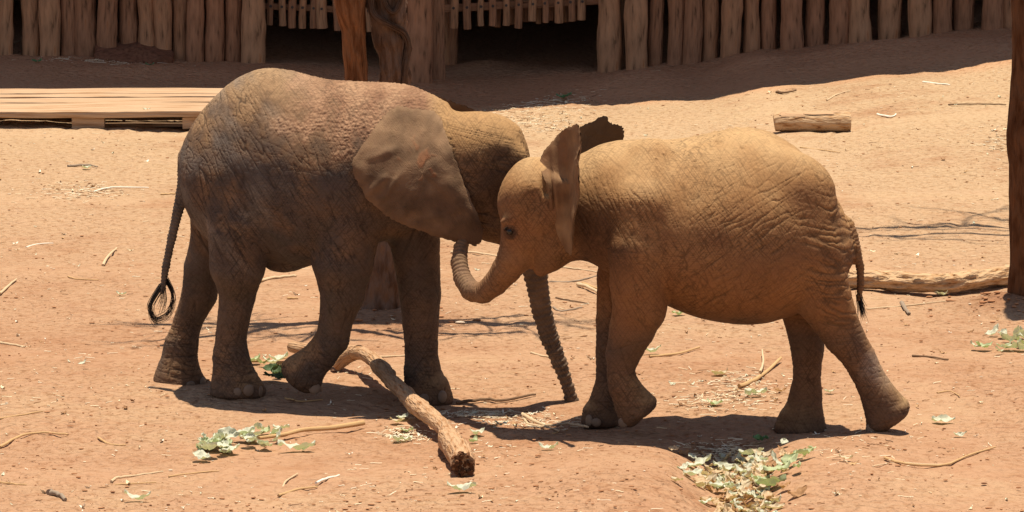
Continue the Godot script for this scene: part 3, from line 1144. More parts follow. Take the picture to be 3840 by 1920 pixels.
	h += 0.0007 * nz2.get_noise_3d(x * 40.0, y * 40.0, p.z * 40.0)
	c = c.lerp(Color(0.035, 0.026, 0.022), 0.7 * minf(crease, 1.0) * smoothstep(0.2, 0.9, crease))   # grime and fold shade, both darkened into the colour
	# upward parts lightened above: dust, with sunlit tone put into the colour
	return [h, c]


# ---------------------------------------------------------------- the smaller elephant, on the right

var trunk_r := [[Vector3(0.054, 0.829, 0.7), 0.098], [Vector3(0.045, 0.721, 0.71), 0.086], [Vector3(0.013, 0.64, 0.7), 0.066], [Vector3(-0.02, 0.587, 0.68), 0.054], [Vector3(-0.061, 0.53, 0.64), 0.045], [Vector3(-0.107, 0.483, 0.58), 0.039], [Vector3(-0.152, 0.481, 0.52), 0.038], [Vector3(-0.185, 0.517, 0.45), 0.034], [Vector3(-0.2, 0.572, 0.4), 0.031], [Vector3(-0.193, 0.624, 0.36), 0.027], [Vector3(-0.173, 0.679, 0.33), 0.022]]
var legs_r := [
	[[Vector3(0.509, 0.965, 0.76), 0.117], [Vector3(0.479, 0.841, 0.87), 0.133], [Vector3(0.46, 0.7, 0.915), 0.109], [Vector3(0.457, 0.57, 0.9), 0.1], [Vector3(0.466, 0.478, 0.88), 0.098], [Vector3(0.44, 0.391, 0.86), 0.084], [Vector3(0.408, 0.292, 0.83), 0.065], [Vector3(0.398, 0.223, 0.83), 0.05], [Vector3(0.412, 0.173, 0.83), 0.052]],
	[[Vector3(0.426, 0.739, 0.62), 0.103], [Vector3(0.387, 0.544, 0.59), 0.071], [Vector3(0.37, 0.382, 0.58), 0.057], [Vector3(0.366, 0.251, 0.58), 0.054], [Vector3(0.366, 0.149, 0.58), 0.053], [Vector3(0.359, 0.089, 0.58), 0.058]],
	[[Vector3(1.04, 0.871, 0.8), 0.145], [Vector3(1.082, 0.68, 0.84), 0.132], [Vector3(1.138, 0.512, 0.84), 0.105], [Vector3(1.219, 0.36, 0.82), 0.075], [Vector3(1.276, 0.279, 0.81), 0.062], [Vector3(1.328, 0.179, 0.81), 0.059], [Vector3(1.355, 0.129, 0.81), 0.061]],
	[[Vector3(1.08, 0.609, 0.62), 0.108], [Vector3(1.089, 0.41, 0.63), 0.083], [Vector3(1.1, 0.279, 0.63), 0.062], [Vector3(1.1, 0.188, 0.63), 0.052], [Vector3(1.096, 0.108, 0.63), 0.055]]]
var soles_r := [
	[[[Vector3(0.412, 0.173, 0.83), 0.052], [Vector3(0.467, 0.088, 0.83), 0.077], Vector3(0.484, 0.063, 0.83), Vector3(0.556, -0.83, 0)], [[Vector3(0.417, 0.108, 0.83), 0.036], [Vector3(0.43, 0.057, 0.84), 0.034], Vector3(0.423, 0.015, 0.83), Vector3.DOWN]],
	[[[Vector3(0.359, 0.089, 0.58), 0.058], [Vector3(0.34, 0.006, 0.58), 0.074], Vector3(0.342, -0.022, 0.58), Vector3.DOWN], [[Vector3(0.304, 0.026, 0.6), 0.044], [Vector3(0.289, 0.001, 0.61), 0.029], Vector3(0.342, -0.022, 0.58), Vector3.DOWN]],
	[[[Vector3(1.355, 0.129, 0.81), 0.061], [Vector3(1.397, 0.074, 0.81), 0.076], Vector3(1.419, 0.034, 0.81), Vector3(0.60, -0.80, 0)], [[Vector3(1.347, 0.075, 0.81), 0.044], [Vector3(1.341, 0.031, 0.82), 0.038], Vector3(1.339, -0.012, 0.81), Vector3.DOWN]],
	[[[Vector3(1.096, 0.108, 0.63), 0.055], [Vector3(1.08, -0.02, 0.63), 0.099], Vector3(1.079, -0.047, 0.63), Vector3.DOWN], [[Vector3(1.034, 0.01, 0.65), 0.044], [Vector3(1.016, -0.014, 0.66), 0.034], Vector3(1.079, -0.047, 0.63), Vector3.DOWN]]]
var tail_r := [[Vector3(1.232, 0.747, 0.68), 0.039], [Vector3(1.255, 0.718, 0.69), 0.024], [Vector3(1.271, 0.665, 0.7), 0.019], [Vector3(1.287, 0.6, 0.7), 0.016], [Vector3(1.29, 0.533, 0.7), 0.014], [Vector3(1.284, 0.476, 0.7), 0.011]]


func elephant_right() -> void:
	var fl := Flesh.new(Vector3(-0.27, -0.07, 0.24), Vector3(1.55, 1.25, 1.11), 0.0084)
	fl.barrel([[0.187, 0.945, 0.737, 0.1, 0.68], [0.217, 0.98, 0.692, 0.14, 0.68], [0.256, 1.007, 0.657, 0.18, 0.68], [0.315, 1.044, 0.612, 0.225, 0.68], [0.374, 1.062, 0.567, 0.26, 0.68], [0.473, 1.07, 0.508, 0.3, 0.68], [0.572, 1.069, 0.456, 0.32, 0.68], [0.67, 1.08, 0.416, 0.335, 0.68], [0.769, 1.103, 0.393, 0.342, 0.68], [0.867, 1.114, 0.384, 0.342, 0.68], [0.946, 1.1, 0.391, 0.335, 0.68], [1.005, 1.07, 0.408, 0.32, 0.68], [1.065, 1.027, 0.428, 0.3, 0.68], [1.124, 0.965, 0.458, 0.27, 0.68], [1.174, 0.898, 0.493, 0.235, 0.68], [1.213, 0.831, 0.532, 0.19, 0.68], [1.243, 0.767, 0.577, 0.14, 0.68], [1.266, 0.697, 0.622, 0.06, 0.68]], 0.10, 0.03)
	for i in 4:
		limb(fl, legs_r[i], 0.022, soles_r[i])
	# knee fold, haunch
	fl.cap(Vector3(0.522, 0.504, 0.85), 0.042, Vector3(0.522, 0.438, 0.845), 0.036, 0.03)
	fl.egg(Vector3(1.005, 0.874, 0.82), Vector3(0.15, 0.18, 0.12), 0.4, 0.05)
	# head held low: neck, skull, face, cheek, jaw and lip
	fl.cap(Vector3(0.138, 0.839, 0.7), 0.14, Vector3(0.374, 0.818, 0.69), 0.21, 0.06)
	fl.egg(Vector3(0.09, 0.87, 0.7), Vector3(0.138, 0.128, 0.142), 0.5, 0.04)
	fl.cap(Vector3(0.138, 0.779, 0.7), 0.115, Vector3(0.163, 0.7, 0.7), 0.085, 0.04)
	fl.cap(Vector3(0.148, 0.7, 0.7), 0.085, Vector3(0.133, 0.635, 0.7), 0.058, 0.03)
	fl.cap(Vector3(0.13, 0.63, 0.7), 0.052, Vector3(0.106, 0.588, 0.7), 0.026, 0.02)
	fl.cap(Vector3(0.177, 0.71, 0.7), 0.085, Vector3(0.276, 0.749, 0.7), 0.11, 0.05)
	limb(fl, trunk_r, 0.03)
	fl.cap(Vector3(0.117, 0.954, 0.83), 0.012, Vector3(0.129, 0.896, 0.835), 0.014, 0.02, [], true)
	# brow, sloping forehead, the hollow temple and the cheek fold
	fl.cap(Vector3(0.069, 0.938, 0.7), 0.055, Vector3(0.002, 0.829, 0.7), 0.034, 0.05)
	fl.egg(Vector3(-0.005, 0.787, 0.775), Vector3(0.042, 0.018, 0.022), 0.35, 0.02)
	fl.cap(Vector3(0.068, 0.853, 0.885), 0.036, Vector3(0.054, 0.793, 0.875), 0.026, 0.05, [], true)
	fl.cap(Vector3(0.051, 0.72, 0.845), 0.020, Vector3(0.064, 0.658, 0.825), 0.016, 0.03, [], true)
	# the mouth corner, and the eye in its socket
	fl.cap(Vector3(0.054, 0.648, 0.79), 0.012, Vector3(0.076, 0.574, 0.79), 0.02, 0.02, [], true)
	fl.egg(Vector3(-0.005, 0.744, 0.775), Vector3(0.026, 0.028, 0.020), 0.0, 0.016)
	limb(fl, tail_r, 0.02)
	var base := Vector3(0.66, 0, 0.7)
	var e := thing("elephant", base, "smaller ochre young elephant with lowered head, curled trunk and both ears flared", "elephant", "young elephants greeting head to head")
	var near_ear := [Vector3(0.1, 1.002, 0.74), Vector3(0.152, 1.079, 0.76), Vector3(0.18, 1.118, 0.83), Vector3(0.213, 1.143, 0.89), Vector3(0.237, 1.153, 0.95), Vector3(0.247, 1.109, 0.99), Vector3(0.238, 1.045, 1.02), Vector3(0.242, 0.978, 1.03), Vector3(0.237, 0.896, 1.03), Vector3(0.222, 0.806, 1.01), Vector3(0.217, 0.737, 0.97), Vector3(0.211, 0.675, 0.93), Vector3(0.179, 0.706, 0.85), Vector3(0.156, 0.779, 0.83), Vector3(0.138, 0.867, 0.84), Vector3(0.119, 0.944, 0.83)]
	var far_ear := [Vector3(0.188, 1.025, 0.6), Vector3(0.218, 1.071, 0.57), Vector3(0.249, 1.1, 0.54), Vector3(0.298, 1.116, 0.49), Vector3(0.347, 1.13, 0.45), Vector3(0.37, 1.103, 0.42), Vector3(0.412, 1.087, 0.39), Vector3(0.42, 1.037, 0.35), Vector3(0.395, 0.903, 0.25), Vector3(0.324, 0.781, 0.25), Vector3(0.231, 0.795, 0.36), Vector3(0.169, 0.916, 0.52)]
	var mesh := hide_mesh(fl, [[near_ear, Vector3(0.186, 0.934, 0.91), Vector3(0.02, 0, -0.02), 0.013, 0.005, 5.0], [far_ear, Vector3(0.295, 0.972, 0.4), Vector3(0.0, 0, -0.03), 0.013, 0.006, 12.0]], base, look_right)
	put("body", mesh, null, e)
	var eye := SphereMesh.new()
	eye.radius = 0.0125
	eye.height = 0.025
	put("eye", eye, M.eye, e, Vector3(-0.007, 0.743, 0.787) - base)
	var lash := []
	for i in 14:
		var a := lerpf(-0.6, 0.9, i / 13.0)
		var q: Vector3 = Vector3(-0.007, 0.751, 0.8)
		lash.append(wisp([q + Vector3(-0.010 * cos(a), 0.004 + 0.008 * sin(a), 0.002), q + Vector3(-0.024 * cos(a), 0.002 + 0.012 * sin(a), 0.012)], 0.0007, 0.0003))
	put("eyelashes", join(lash), M.hair, e, -base)
	for t in [[Vector3(0.407, 0.043, 0.87), Vector3(-.4, -.1, 1), .017, .017], [Vector3(0.283, 0.011, 0.645), Vector3(-.8, .1, .6), .018, .019], [Vector3(0.313, 0.007, 0.665), Vector3(-.2, 0, 1), .016, .014], [Vector3(1.318, 0.016, 0.845), Vector3(-.4, .1, 1), .016, .017]]:
		nail(e, t[0], t[1], t[2], t[3])
	var locks := []
	for i in 70:
		var j := Vector3(rng.randfn(0, 0.006), rng.randfn(0, 0.01), rng.randfn(0, 0.006))
		locks.append(wisp(smooth_path([Vector3(1.284, 0.496, 0.7) + j * 0.8, Vector3(1.291, 0.461, 0.7) + j, Vector3(1.299, 0.429, 0.7) + j * 1.6], 3), 0.0010, 0.0005))
	put("tail_tuft", join(locks), M.hair, e, -base)


func look_right(p: Vector3, n: Vector3, is_ear: bool) -> Array:
	var x := p.x
	var y := p.y
	var big := nz.get_noise_3d(x * 2.4 + 17.0, y * 2.4, p.z * 2.4)
	var mid := nz2.get_noise_3d(x * 6.5 + 3.0, y * 6.5, p.z * 6.5)
	var h := 0.0
	var c := Color(0.225, 0.112, 0.055).lerp(Color(0.29, 0.155, 0.075), clampf(0.4 + mid * 0.9, 0, 1))
	c = c.lerp(Color(0.15, 0.088, 0.056), clampf(big * 0.8, 0, 0.55))
	if is_ear:
		h = 0.0014 * nz2.get_noise_3d(x * 26.0, y * 26.0, p.z * 26.0)
		# crinkled back margin
		h += 0.002 * valley(x * 4.0, y * 26.0, p.z * 6.0, 0.4) * smoothstep(0.215, 0.235, x) * smoothstep(0.7, 0.9, y)
		if p.z > 0.62:
			for s in [[0.151, 1.044, 0.173, 0.772, .010, .011], [0.129, 0.965, 0.154, 0.789, -.014, .011], [0.193, 1.082, 0.201, 0.813, -.007, .010]]:
				var pa := Vector2(s[0], s[1])
				var ab := Vector2(s[2], s[3]) - pa
				var q := Vector2(x, y) - pa
				var t := clampf(q.dot(ab) / ab.length_squared(), 0, 1)
				h += s[4] * exp(-pow((q - ab * t).length() / s[5], 2.0)) * sin(PI * clampf(t * 0.8 + 0.12, 0, 1))
		return [h, (Color(0.185, 0.098, 0.05).lerp(Color(0.29, 0.175, 0.092), clampf(0.4 + mid, 0, 1)) if p.z > 0.62 else Color(0.085, 0.055, 0.04))]  # far ear darker: its shade is painted into the colour
	var tr := along(p, trunk_r) if x < 0.08 and y < 0.80 else Vector2(9, 0)
	if tr.x < 1.3 and tr.y > 0.05:
		var s := tr.y + 0.003 * nz.get_noise_3d(x * 22.0, y * 22.0, p.z * 22.0)
		h = 0.0016 * sin(s * TAU / 0.017) * smoothstep(0.15, 0.28, tr.y)
		var t := smoothstep(0.30, 0.55, tr.y)
		c = c.lerp(Color(0.20, 0.13, 0.085), 0.75 * t)
		# reddish brow and cheek below the eye
		c = c.lerp(Color(0.26, 0.11, 0.045), 0.35 * smoothstep(0.10, 0.03, Vector2(x + 0.01, y - 0.745).length()))
		var ey := Vector2(x + 0.007, y - 0.738).length()
		h += 0.0022 * sin(ey * TAU / 0.011) * smoothstep(0.042, 0.02, ey) * (1.0 if p.z > 0.7 else 0.0)
		c = c.lerp(Color(0.06, 0.036, 0.026), 0.8 * smoothstep(0.034, 0.016, ey) * (1.0 if p.z > 0.7 else 0.0))
		return [h, c]
	var tl := along(p, tail_r) if x > 1.22 and y > 0.4 else Vector2(9, 0)
	if tl.x < 1.25 and tl.y > 0.02:
		h = 0.0014 * sin((tl.y + 0.004 * mid) * TAU / 0.014)
		return [h, c.lerp(Color(0.22, 0.13, 0.07), 0.6)]
	var leg := smoothstep(0.50, 0.34, y + 0.06 * big)
	var trunk := smoothstep(0.18, 0.27, x) * (1.0 - leg)
	var head := (1.0 - leg) * (1.0 - trunk)
	var crease := 0.0
	if leg > 0.0:
		var k := 0.9 * valley(x * 4.0 + 5.0, (y - 0.15 * x) * 36.0, p.z * 4.0, 0.2)
		crease += leg * maxf(k, 0.6 * creases(p, 1.2, -0.3, 30.0))
		c = c.lerp(Color(0.115, 0.073, 0.052), leg * clampf(0.75 + big * 0.6, 0.4, 0.95))
		c = c.lerp(Color(0.10, 0.07, 0.055), leg * clampf(nz2.get_noise_3d(x * 5.0, y * 3.0, 44.0) * 1.5 - 0.15, 0, 0.6))
		# pale grey scuffed hock on the trailing leg
		c = c.lerp(Color(0.30, 0.25, 0.22), 0.6 * smoothstep(0.10, 0.03, Vector2(x - 1.36, y - 0.24).length() + 0.03 * mid))
	if trunk > 0.0:
		var rump := smoothstep(0.98, 1.16, x + 0.06 * big) * smoothstep(0.98, 0.80, y)
		var w := smoothstep(0.75, 0.5, x + 0.3 * (0.75 - y))
		var k := 0.0
		if w > 0.0:
			k += w * creases(p, 2.0, -0.9, 36.0)
		if w < 1.0:
			k += (1.0 - w) * creases(p, 0.60, -1.0, 36.0)
		k *= 1.0 - rump
		# long folds that wrap the buttock
		if rump > 0.0:
			var fold := valley(x * 4.0, (y + 0.22 * x + 0.02 * mid) * 36.0, p.z * 3.0, 0.45)
			k += 1.5 * fold * rump
		crease += trunk * k
		# darker patch behind the ear and in the armpit
		var dark_patch := smoothstep(0.20, 0.07, Vector2((x - 0.29) * 1.1, (y - 0.74) * 0.62).length() + 0.05 * mid)
		c = c.lerp(Color(0.075, 0.045, 0.032), trunk * dark_patch * 0.85)
		# reddish dust on the belly
		c = c.lerp(Color(0.25, 0.11, 0.042), trunk * clampf(0.6 * smoothstep(0.72, 0.5, y) + big * 0.3, 0, 0.5))
		c = c.lerp(Color(0.5, 0.3, 0.19), trunk * 0.6 * smoothstep(0.0, 0.4, mid) * smoothstep(1.0, 1.08, y))
		var bits := smoothstep(0.30, 0.55, nz2.get_noise_3d(x * 26.0, y * 26.0, p.z * 26.0)) * smoothstep(0.96, 1.03, y) * smoothstep(0.98, 0.8, x) * smoothstep(0.4, 0.5, x)
		h += 0.004 * bits
		c = c.lerp(Color(0.22, 0.13, 0.10), bits * 0.7)
	if head > 0.0:
		crease += head * creases(p, 1.2, 0.2, 34.0) * 0.5
		c = c.lerp(Color(0.18, 0.095, 0.048), head * clampf(0.45 + mid, 0, 0.8))
	c = c.lerp(Color(0.385, 0.212, 0.092), (1.0 - 0.7 * leg) * clampf(n.y * 2.0 + 0.3 * mid, 0, 0.85))  # golden, then pale, on upward faces: dust plus painted sunlit tone
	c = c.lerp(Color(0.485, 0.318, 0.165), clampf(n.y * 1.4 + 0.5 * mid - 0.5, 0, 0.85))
	crease *= lerpf(1.0, 0.25, smoothstep(0.45, 0.85, n.y)) * (0.6 + 0.7 * clampf(0.5 + mid, 0, 1))
	h -= 0.0028 * crease
	h += 0.0007 * nz2.get_noise_3d(x * 40.0, y * 40.0, p.z * 40.0)
	c = c.lerp(Color(0.07, 0.04, 0.022), 0.5 * minf(crease, 1.0) * smoothstep(0.2, 0.9, crease))  # fold shade and grime painted dark
	return [h, c]


# ---------------------------------------------------------------- stable, palisade and gates

func stable() -> void:
	var t := thing("stable", Vector3(0, 0, -16), "dark open-fronted stable under a deep overhanging roof behind the poles", "stable")
	var slab := plank(Vector3(11.0, 0.16, 12.2), 0.02)
	var roof := put("roof", slab, M.thatch, t, Vector3(0, 5.22, -0.9))
	roof.rotation.x = 0.03
	for s in [-1.0, 1.0]:
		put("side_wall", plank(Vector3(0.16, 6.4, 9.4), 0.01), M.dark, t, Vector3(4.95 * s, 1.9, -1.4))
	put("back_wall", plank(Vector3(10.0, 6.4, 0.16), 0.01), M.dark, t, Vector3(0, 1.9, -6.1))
	put("added_upper_wall", plank(Vector3(9.8, 3.6, 0.12), 0.01), M.dark, t, Vector3(0, 3.35, 2.95))  # added out of view to close the stable and keep its interior dark
	for s in [-1.0, 1.0]:
		put("corner_post", tube([Vector3(5.1 * s, -0.2, 5.0), Vector3(5.1 * s, 5.0, 5.0)], [0.1, 0.09], 16, 0.1, 3.0), M.pole1, t)


# an upright log with knots, a slow bend and rough girth
func log_post(x: float, r: float, z: float, parent: Node3D, sd: float, tall := 5.0) -> MeshInstance3D:
	var y0 := terrain(x, z) - 0.12
	var pts := []
	var radii := []
	var k1 := 0.15 + 0.5 * absf(nz.get_noise_2d(sd * 7.3, 1.0)) * 2.0
	for i in 48:
		var y := (i * 0.028) if i < 36 else (1.0 + (i - 36) * (tall - 1.0) / 11.0)
		pts.append(Vector3(x + 0.016 * nz.get_noise_2d(y * 0.9, sd * 5.1), y0 + y, z + 0.012 * nz.get_noise_2d(y * 0.8 + 50.0, sd * 5.1)))
		var f := 1.0 + 0.10 * nz.get_noise_2d(y * 2.6 + sd, sd * 3.3) + 0.12 * exp(-pow((y - k1 - 0.12) / 0.05, 2.0)) * clampf(nz.get_noise_2d(sd * 11.0, 4.0) * 3.0, 0, 1) + 0.06 * clampf(1.0 - y * 2.2, 0, 1)
		radii.append(r * f)
	var mesh := tube(pts, radii, 22, 0.07, 7.0, true, sd * 13.0)
	return put("post", mesh, M["pole%d" % (int(sd * 3.7) % 4)], parent)


func palisades() -> void:
	var left := thing("palisade", Vector3(-2.6, 0, -12.6), "left run of upright brown log posts ending at the left gate opening", "palisade", "log palisades in the stable's shade")
	var ps := [[-3.844, 0.069], [-3.708, 0.064], [-3.587, 0.053], [-3.478, 0.05], [-3.317, 0.064], [-3.179, 0.071], [-3.052, 0.056], [-2.927, 0.082], [-2.776, 0.069], [-2.641, 0.066], [-2.515, 0.06], [-2.396, 0.06], [-2.281, 0.054], [-2.172, 0.057], [-2.047, 0.064], [-1.918, 0.058], [-1.782, 0.078]]
	var sd := 1.0
	for p in ps:
		var o := log_post(p[0], p[1], -12.6 + 0.05 * sin(sd * 2.3), left, sd)
		o.position -= left.position
		sd += 1.0
	var right := thing("palisade", Vector3(2.2, 0, -12.6), "right run of upright log posts with black gaps above the earth bank", "palisade", "log palisades in the stable's shade")
	ps = [[0.67, 0.082], [0.753, 0.024], [0.858, 0.079], [0.999, 0.053], [1.116, 0.057], [1.235, 0.062], [1.358, 0.057], [1.506, 0.067], [1.656, 0.052], [1.766, 0.052], [1.917, 0.075], [2.091, 0.066], [2.244, 0.072], [2.394, 0.074], [2.598, 0.078], [2.799, 0.078], [2.955, 0.069], [3.111, 0.069], [3.285, 0.069], [3.411, 0.053], [3.542, 0.069], [3.693, 0.064], [3.844, 0.06]]
	for p in ps:
		var o := log_post(p[0], p[1], -12.6 + 0.05 * sin(sd * 2.3) + (-0.14 if p[1] < 0.03 else 0.0), right, sd)
		o.position -= right.position
		sd += 1.0
	var mid := thing("gate_jamb", Vector3(-0.6, 0, -12.3), "thick split jamb posts standing between the two hanging gates", "gate jamb")
	ps = [[-0.638, 0.089], [-0.513, 0.047]]
	for p in ps:
		var o := log_post(p[0], p[1], -12.2 - (0.25 if p[1] < 0.06 else 0.0), mid, sd)
		o.position -= mid.position
		sd += 1.7
	for p in [[-0.463, 0.033], [-0.406, 0.036]]:
		var o := log_post(p[0], p[1], -13.2, mid, sd)
		o.position -= mid.position
		sd += 1.3


func gate(called: String, z: float, slats: Array, behind: Array, rails: Array, label: String) -> void:
	var t := thing(called, Vector3(slats[0][0], slats[0][2], z), label, "gate", "hanging pole gates over the dark openings")
	var sd: float = slats[0][0] * 3.0 + 40.0
	for r in rails:
		var a: Vector3 = r[0]
		var b: Vector3 = r[1]
		var m := plank(Vector3(a.distance_to(b), r[2], 0.035), 0.004, 0.004, sd)
		var o := put("rail", m, M.pole1, t, (a + b) * 0.5 - t.position)
		o.rotation.z = atan2(b.y - a.y, b.x - a.x)
	for layer in 2:
		for s in (slats if layer == 0 else behind):
			var zz := z + 0.045 if layer == 0 else z - 0.09
			var pts := []
			for i in 22:
				var y: float = s[2] + i * 0.07
				pts.append(Vector3(s[0] + 0.012 * nz.get_noise_2d(y * 2.0, sd * 3.0), y, zz + 0.006 * nz.get_noise_2d(y * 2.0 + 20.0, sd * 3.0)))
			var o := put("slat", tube(pts, [s[1], s[1] * 0.95], 14, 0.09, 9.0, true, sd), M["pole%d" % ((int(sd) + 2) % 4)], t, -t.position)
			if layer == 0:
				var bm := CylinderMesh.new()
				bm.top_radius = 0.009
				bm.bottom_radius = 0.011
				bm.height = 0.012
				bm.radial_segments = 12
				var a: Vector3 = rails[0][0]
				var b: Vector3 = rails[0][1]
				var f := clampf((s[0] - a.x) / (b.x - a.x), 0, 1)
				var bo := put("bolt", bm, M.bolt, o, Vector3(s[0], lerpf(a.y, b.y, f) + 0.005, zz + s[1] + 0.002))
				bo.rotation.x = PI / 2
			sd += 1.0


func gates() -> void:
	gate("hanging_gate", -12.75, [[-1.664, 0.022, 0.343], [-1.587, 0.025, 0.337], [-1.514, 0.028, 0.323], [-1.444, 0.026, 0.319], [-1.368, 0.023, 0.321], [-1.312, 0.039, 0.321], [-1.21, 0.026, 0.304], [-1.133, 0.024, 0.31], [-1.059, 0.024, 0.306], [-0.991, 0.022, 0.297], [-0.916, 0.024, 0.306], [-0.832, 0.025, 0.302]],
		[], [[Vector3(-1.71, 0.472, -12.75), Vector3(-0.774, 0.428, -12.75), .045], [Vector3(-1.706, 0.973, -12.75), Vector3(-0.772, 0.955, -12.75), .05]],
		"left hanging gate of short poles bolted to a rail above a black opening")
	gate("hanging_gate", -12.75, [[-0.403, 0.028, 0.321], [-0.311, 0.028, 0.315], [-0.214, 0.022, 0.336], [-0.132, 0.027, 0.337], [-0.04, 0.025, 0.339], [0.046, 0.028, 0.321], [0.144, 0.029, 0.371], [0.226, 0.023, 0.36], [0.319, 0.031, 0.358], [0.403, 0.025, 0.369], [0.485, 0.029, 0.378]],
		[[-0.105, 0.025, 0.317], [-0.006, 0.021, 0.337], [0.096, 0.022, 0.356], [0.183, 0.02, 0.341], [0.271, 0.021, 0.363], [0.369, 0.02, 0.352], [0.448, 0.019, 0.367]], [[Vector3(-0.534, 0.45, -12.75), Vector3(0.599, 0.509, -12.75), .056], [Vector3(-0.533, 0.973, -12.75), Vector3(0.597, 1.01, -12.75), .05]],
		"right hanging gate of short poles bolted to a rail above a black opening")


# ---------------------------------------------------------------- trees

func grow(out: Array, at: Vector3, dir: Vector3, length: float, r: float, depth: int, flat: float) -> void:
	var pts := [at]
	var d := dir.normalized()
	var p := at
	for i in 5:
		d = (d + Vector3(rng.randfn(0, 0.20), rng.randfn(0.02, 0.12), rng.randfn(0, 0.20) * flat)).normalized()
		p += d * length / 5.0
		pts.append(p)
	out.append(tube(smooth_path(pts, 2), [r, r * 0.55], 7 if depth > 1 else 5, 0.06, 9.0, false))
	if depth <= 0:
		return
	for k in (3 if depth > 1 else 4):
		var f := rng.randf_range(0.35, 1.0)
		var q: Vector3 = pts[int(f * 5)]
		var nd := (d + Vector3(rng.randfn(0, 0.75), rng.randfn(0.1, 0.35), rng.randfn(0, 0.7) * flat)).normalized()
		grow(out, q, nd, length * rng.randf_range(0.5, 0.75), r * 0.5, depth - 1, flat)


func trees() -> void:
	var base: Vector3 = Vector3(-0.572, 0, -2.06)
	base.y = terrain(base.x, base.z)
	var t := thing("tree", base, "forked tree with two gnarled trunks rising behind the larger elephant's back", "tree")
	var joints := [[[Vector3(-0.565, -0.036, -2.06), 0.118], [Vector3(-0.56, 0.047, -2.06), 0.101], [Vector3(-0.547, 0.318, -2.06), 0.092], [Vector3(-0.52, 0.669, -2.06), 0.073], [Vector3(-0.507, 0.996, -2.06), 0.065], [Vector3(-0.512, 1.135, -2.06), 0.071], [Vector3(-0.527, 1.239, -2.06), 0.074], [Vector3(-0.54, 1.367, -2.06), 0.084], [Vector3(-0.553, 1.713, -2.06), 0.081], [Vector3(-0.527, 2.625, -2.1), 0.064]],
		[[Vector3(-0.55, 0.177, -2.06), 0.063], [Vector3(-0.598, 0.439, -2.03), 0.058], [Vector3(-0.664, 0.723, -2), 0.052], [Vector3(-0.674, 1.037, -2), 0.051], [Vector3(-0.68, 1.141, -2), 0.051], [Vector3(-0.684, 1.245, -2), 0.053], [Vector3(-0.7, 1.372, -2), 0.072], [Vector3(-0.723, 1.716, -2), 0.064], [Vector3(-0.821, 2.513, -2), 0.046]]]
	var k := 0
	for j in joints:
		var pts := []
		var rr := []
		for e in j:
			pts.append(e[0] - base)
			rr.append(e[1])
		var sp := smooth_path(pts, 9)
		var sr := []
		for i in sp.size():
			var f := float(i) / 9.0
			var a := int(f)
			sr.append(lerpf(rr[a], rr[mini(a + 1, rr.size() - 1)], f - a))
		put("trunk", tube(sp, sr, 30, 0.30 if k == 0 else 0.16, 9.0 if k == 0 else 6.0, true, 4.0 + k), M.bark if k == 0 else M.orange_bark, t)
		k += 1
	var vine := []
	for q in [Vector3(-0.603, 1.442, -1.985), Vector3(-0.607, 1.351, -1.975), Vector3(-0.588, 1.303, -1.965), Vector3(-0.523, 1.266, -1.97), Vector3(-0.47, 1.232, -1.99), Vector3(-0.449, 1.181, -2), Vector3(-0.454, 1.123, -2), Vector3(-0.461, 1.072, -1.99), Vector3(-0.467, 0.99, -2)]:
		vine.append(q - base)
	put("climbing_stem", tube(smooth_path(vine, 6), [0.017, 0.014, ], 12, 0.25, 20.0), M.bark, t)
	var vine2 := []
	for q in [Vector3(-0.569, 1.431, -1.98), Vector3(-0.551, 1.365, -1.97), Vector3(-0.526, 1.328, -1.965), Vector3(-0.503, 1.326, -1.97), Vector3(-0.483, 1.362, -1.98), Vector3(-0.477, 1.418, -1.99)]:
		vine2.append(q - base)
	put("climbing_stem", tube(smooth_path(vine2, 6), [0.014, 0.012], 12, 0.25, 20.0), M.bark, t)
	var out := []
	var tops := [Vector3(-0.527, 2.625, -2.1), Vector3(-0.821, 2.513, -2)]
	for i in 2:
		var tp: Vector3 = tops[i] - base
		for n in 4:
			var a: float = [-1.0, 1.0, -0.5, 0.6][n]
			grow(out, tp - Vector3(0, 0.15 * n, 0), Vector3(a, 0.45, rng.randf_range(-0.15, 0.3)), 0.75, 0.028, 3, 0.5)
	put("crown", join(out), M.bark, t)
	# the bare tree beyond the right edge whose boughs shade the log
	var b2 := Vector3(3.25, terrain(3.25, -5.0), -5.0)
	var t2 := thing("tree", b2, "bare tree just past the right edge that throws thin branch shadows", "tree")
	put("trunk", tube([Vector3(0, -0.1, 0), Vector3(0.02, 1.2, 0), Vector3(-0.05, 3.0, 0.02), Vector3(-0.02, 4.6, 0)], [0.1, 0.06], 20, 0.15, 6.0), M.bark, t2)
	out = []
	grow(out, Vector3(-0.05, 3.5, -0.1), Vector3(-1, 0.18, 0.02), 1.6, 0.03, 2, 0.35)
	grow(out, Vector3(-0.03, 3.9, 0.0), Vector3(-1, 0.12, 0.10), 1.7, 0.026, 2, 0.35)
	grow(out, Vector3(-0.03, 4.3, 0.0), Vector3(-0.8, 0.4, -0.25), 1.2, 0.022, 2, 0.5)
	put("crown", join(out), M.bark, t2)


# ---------------------------------------------------------------- timber lying about

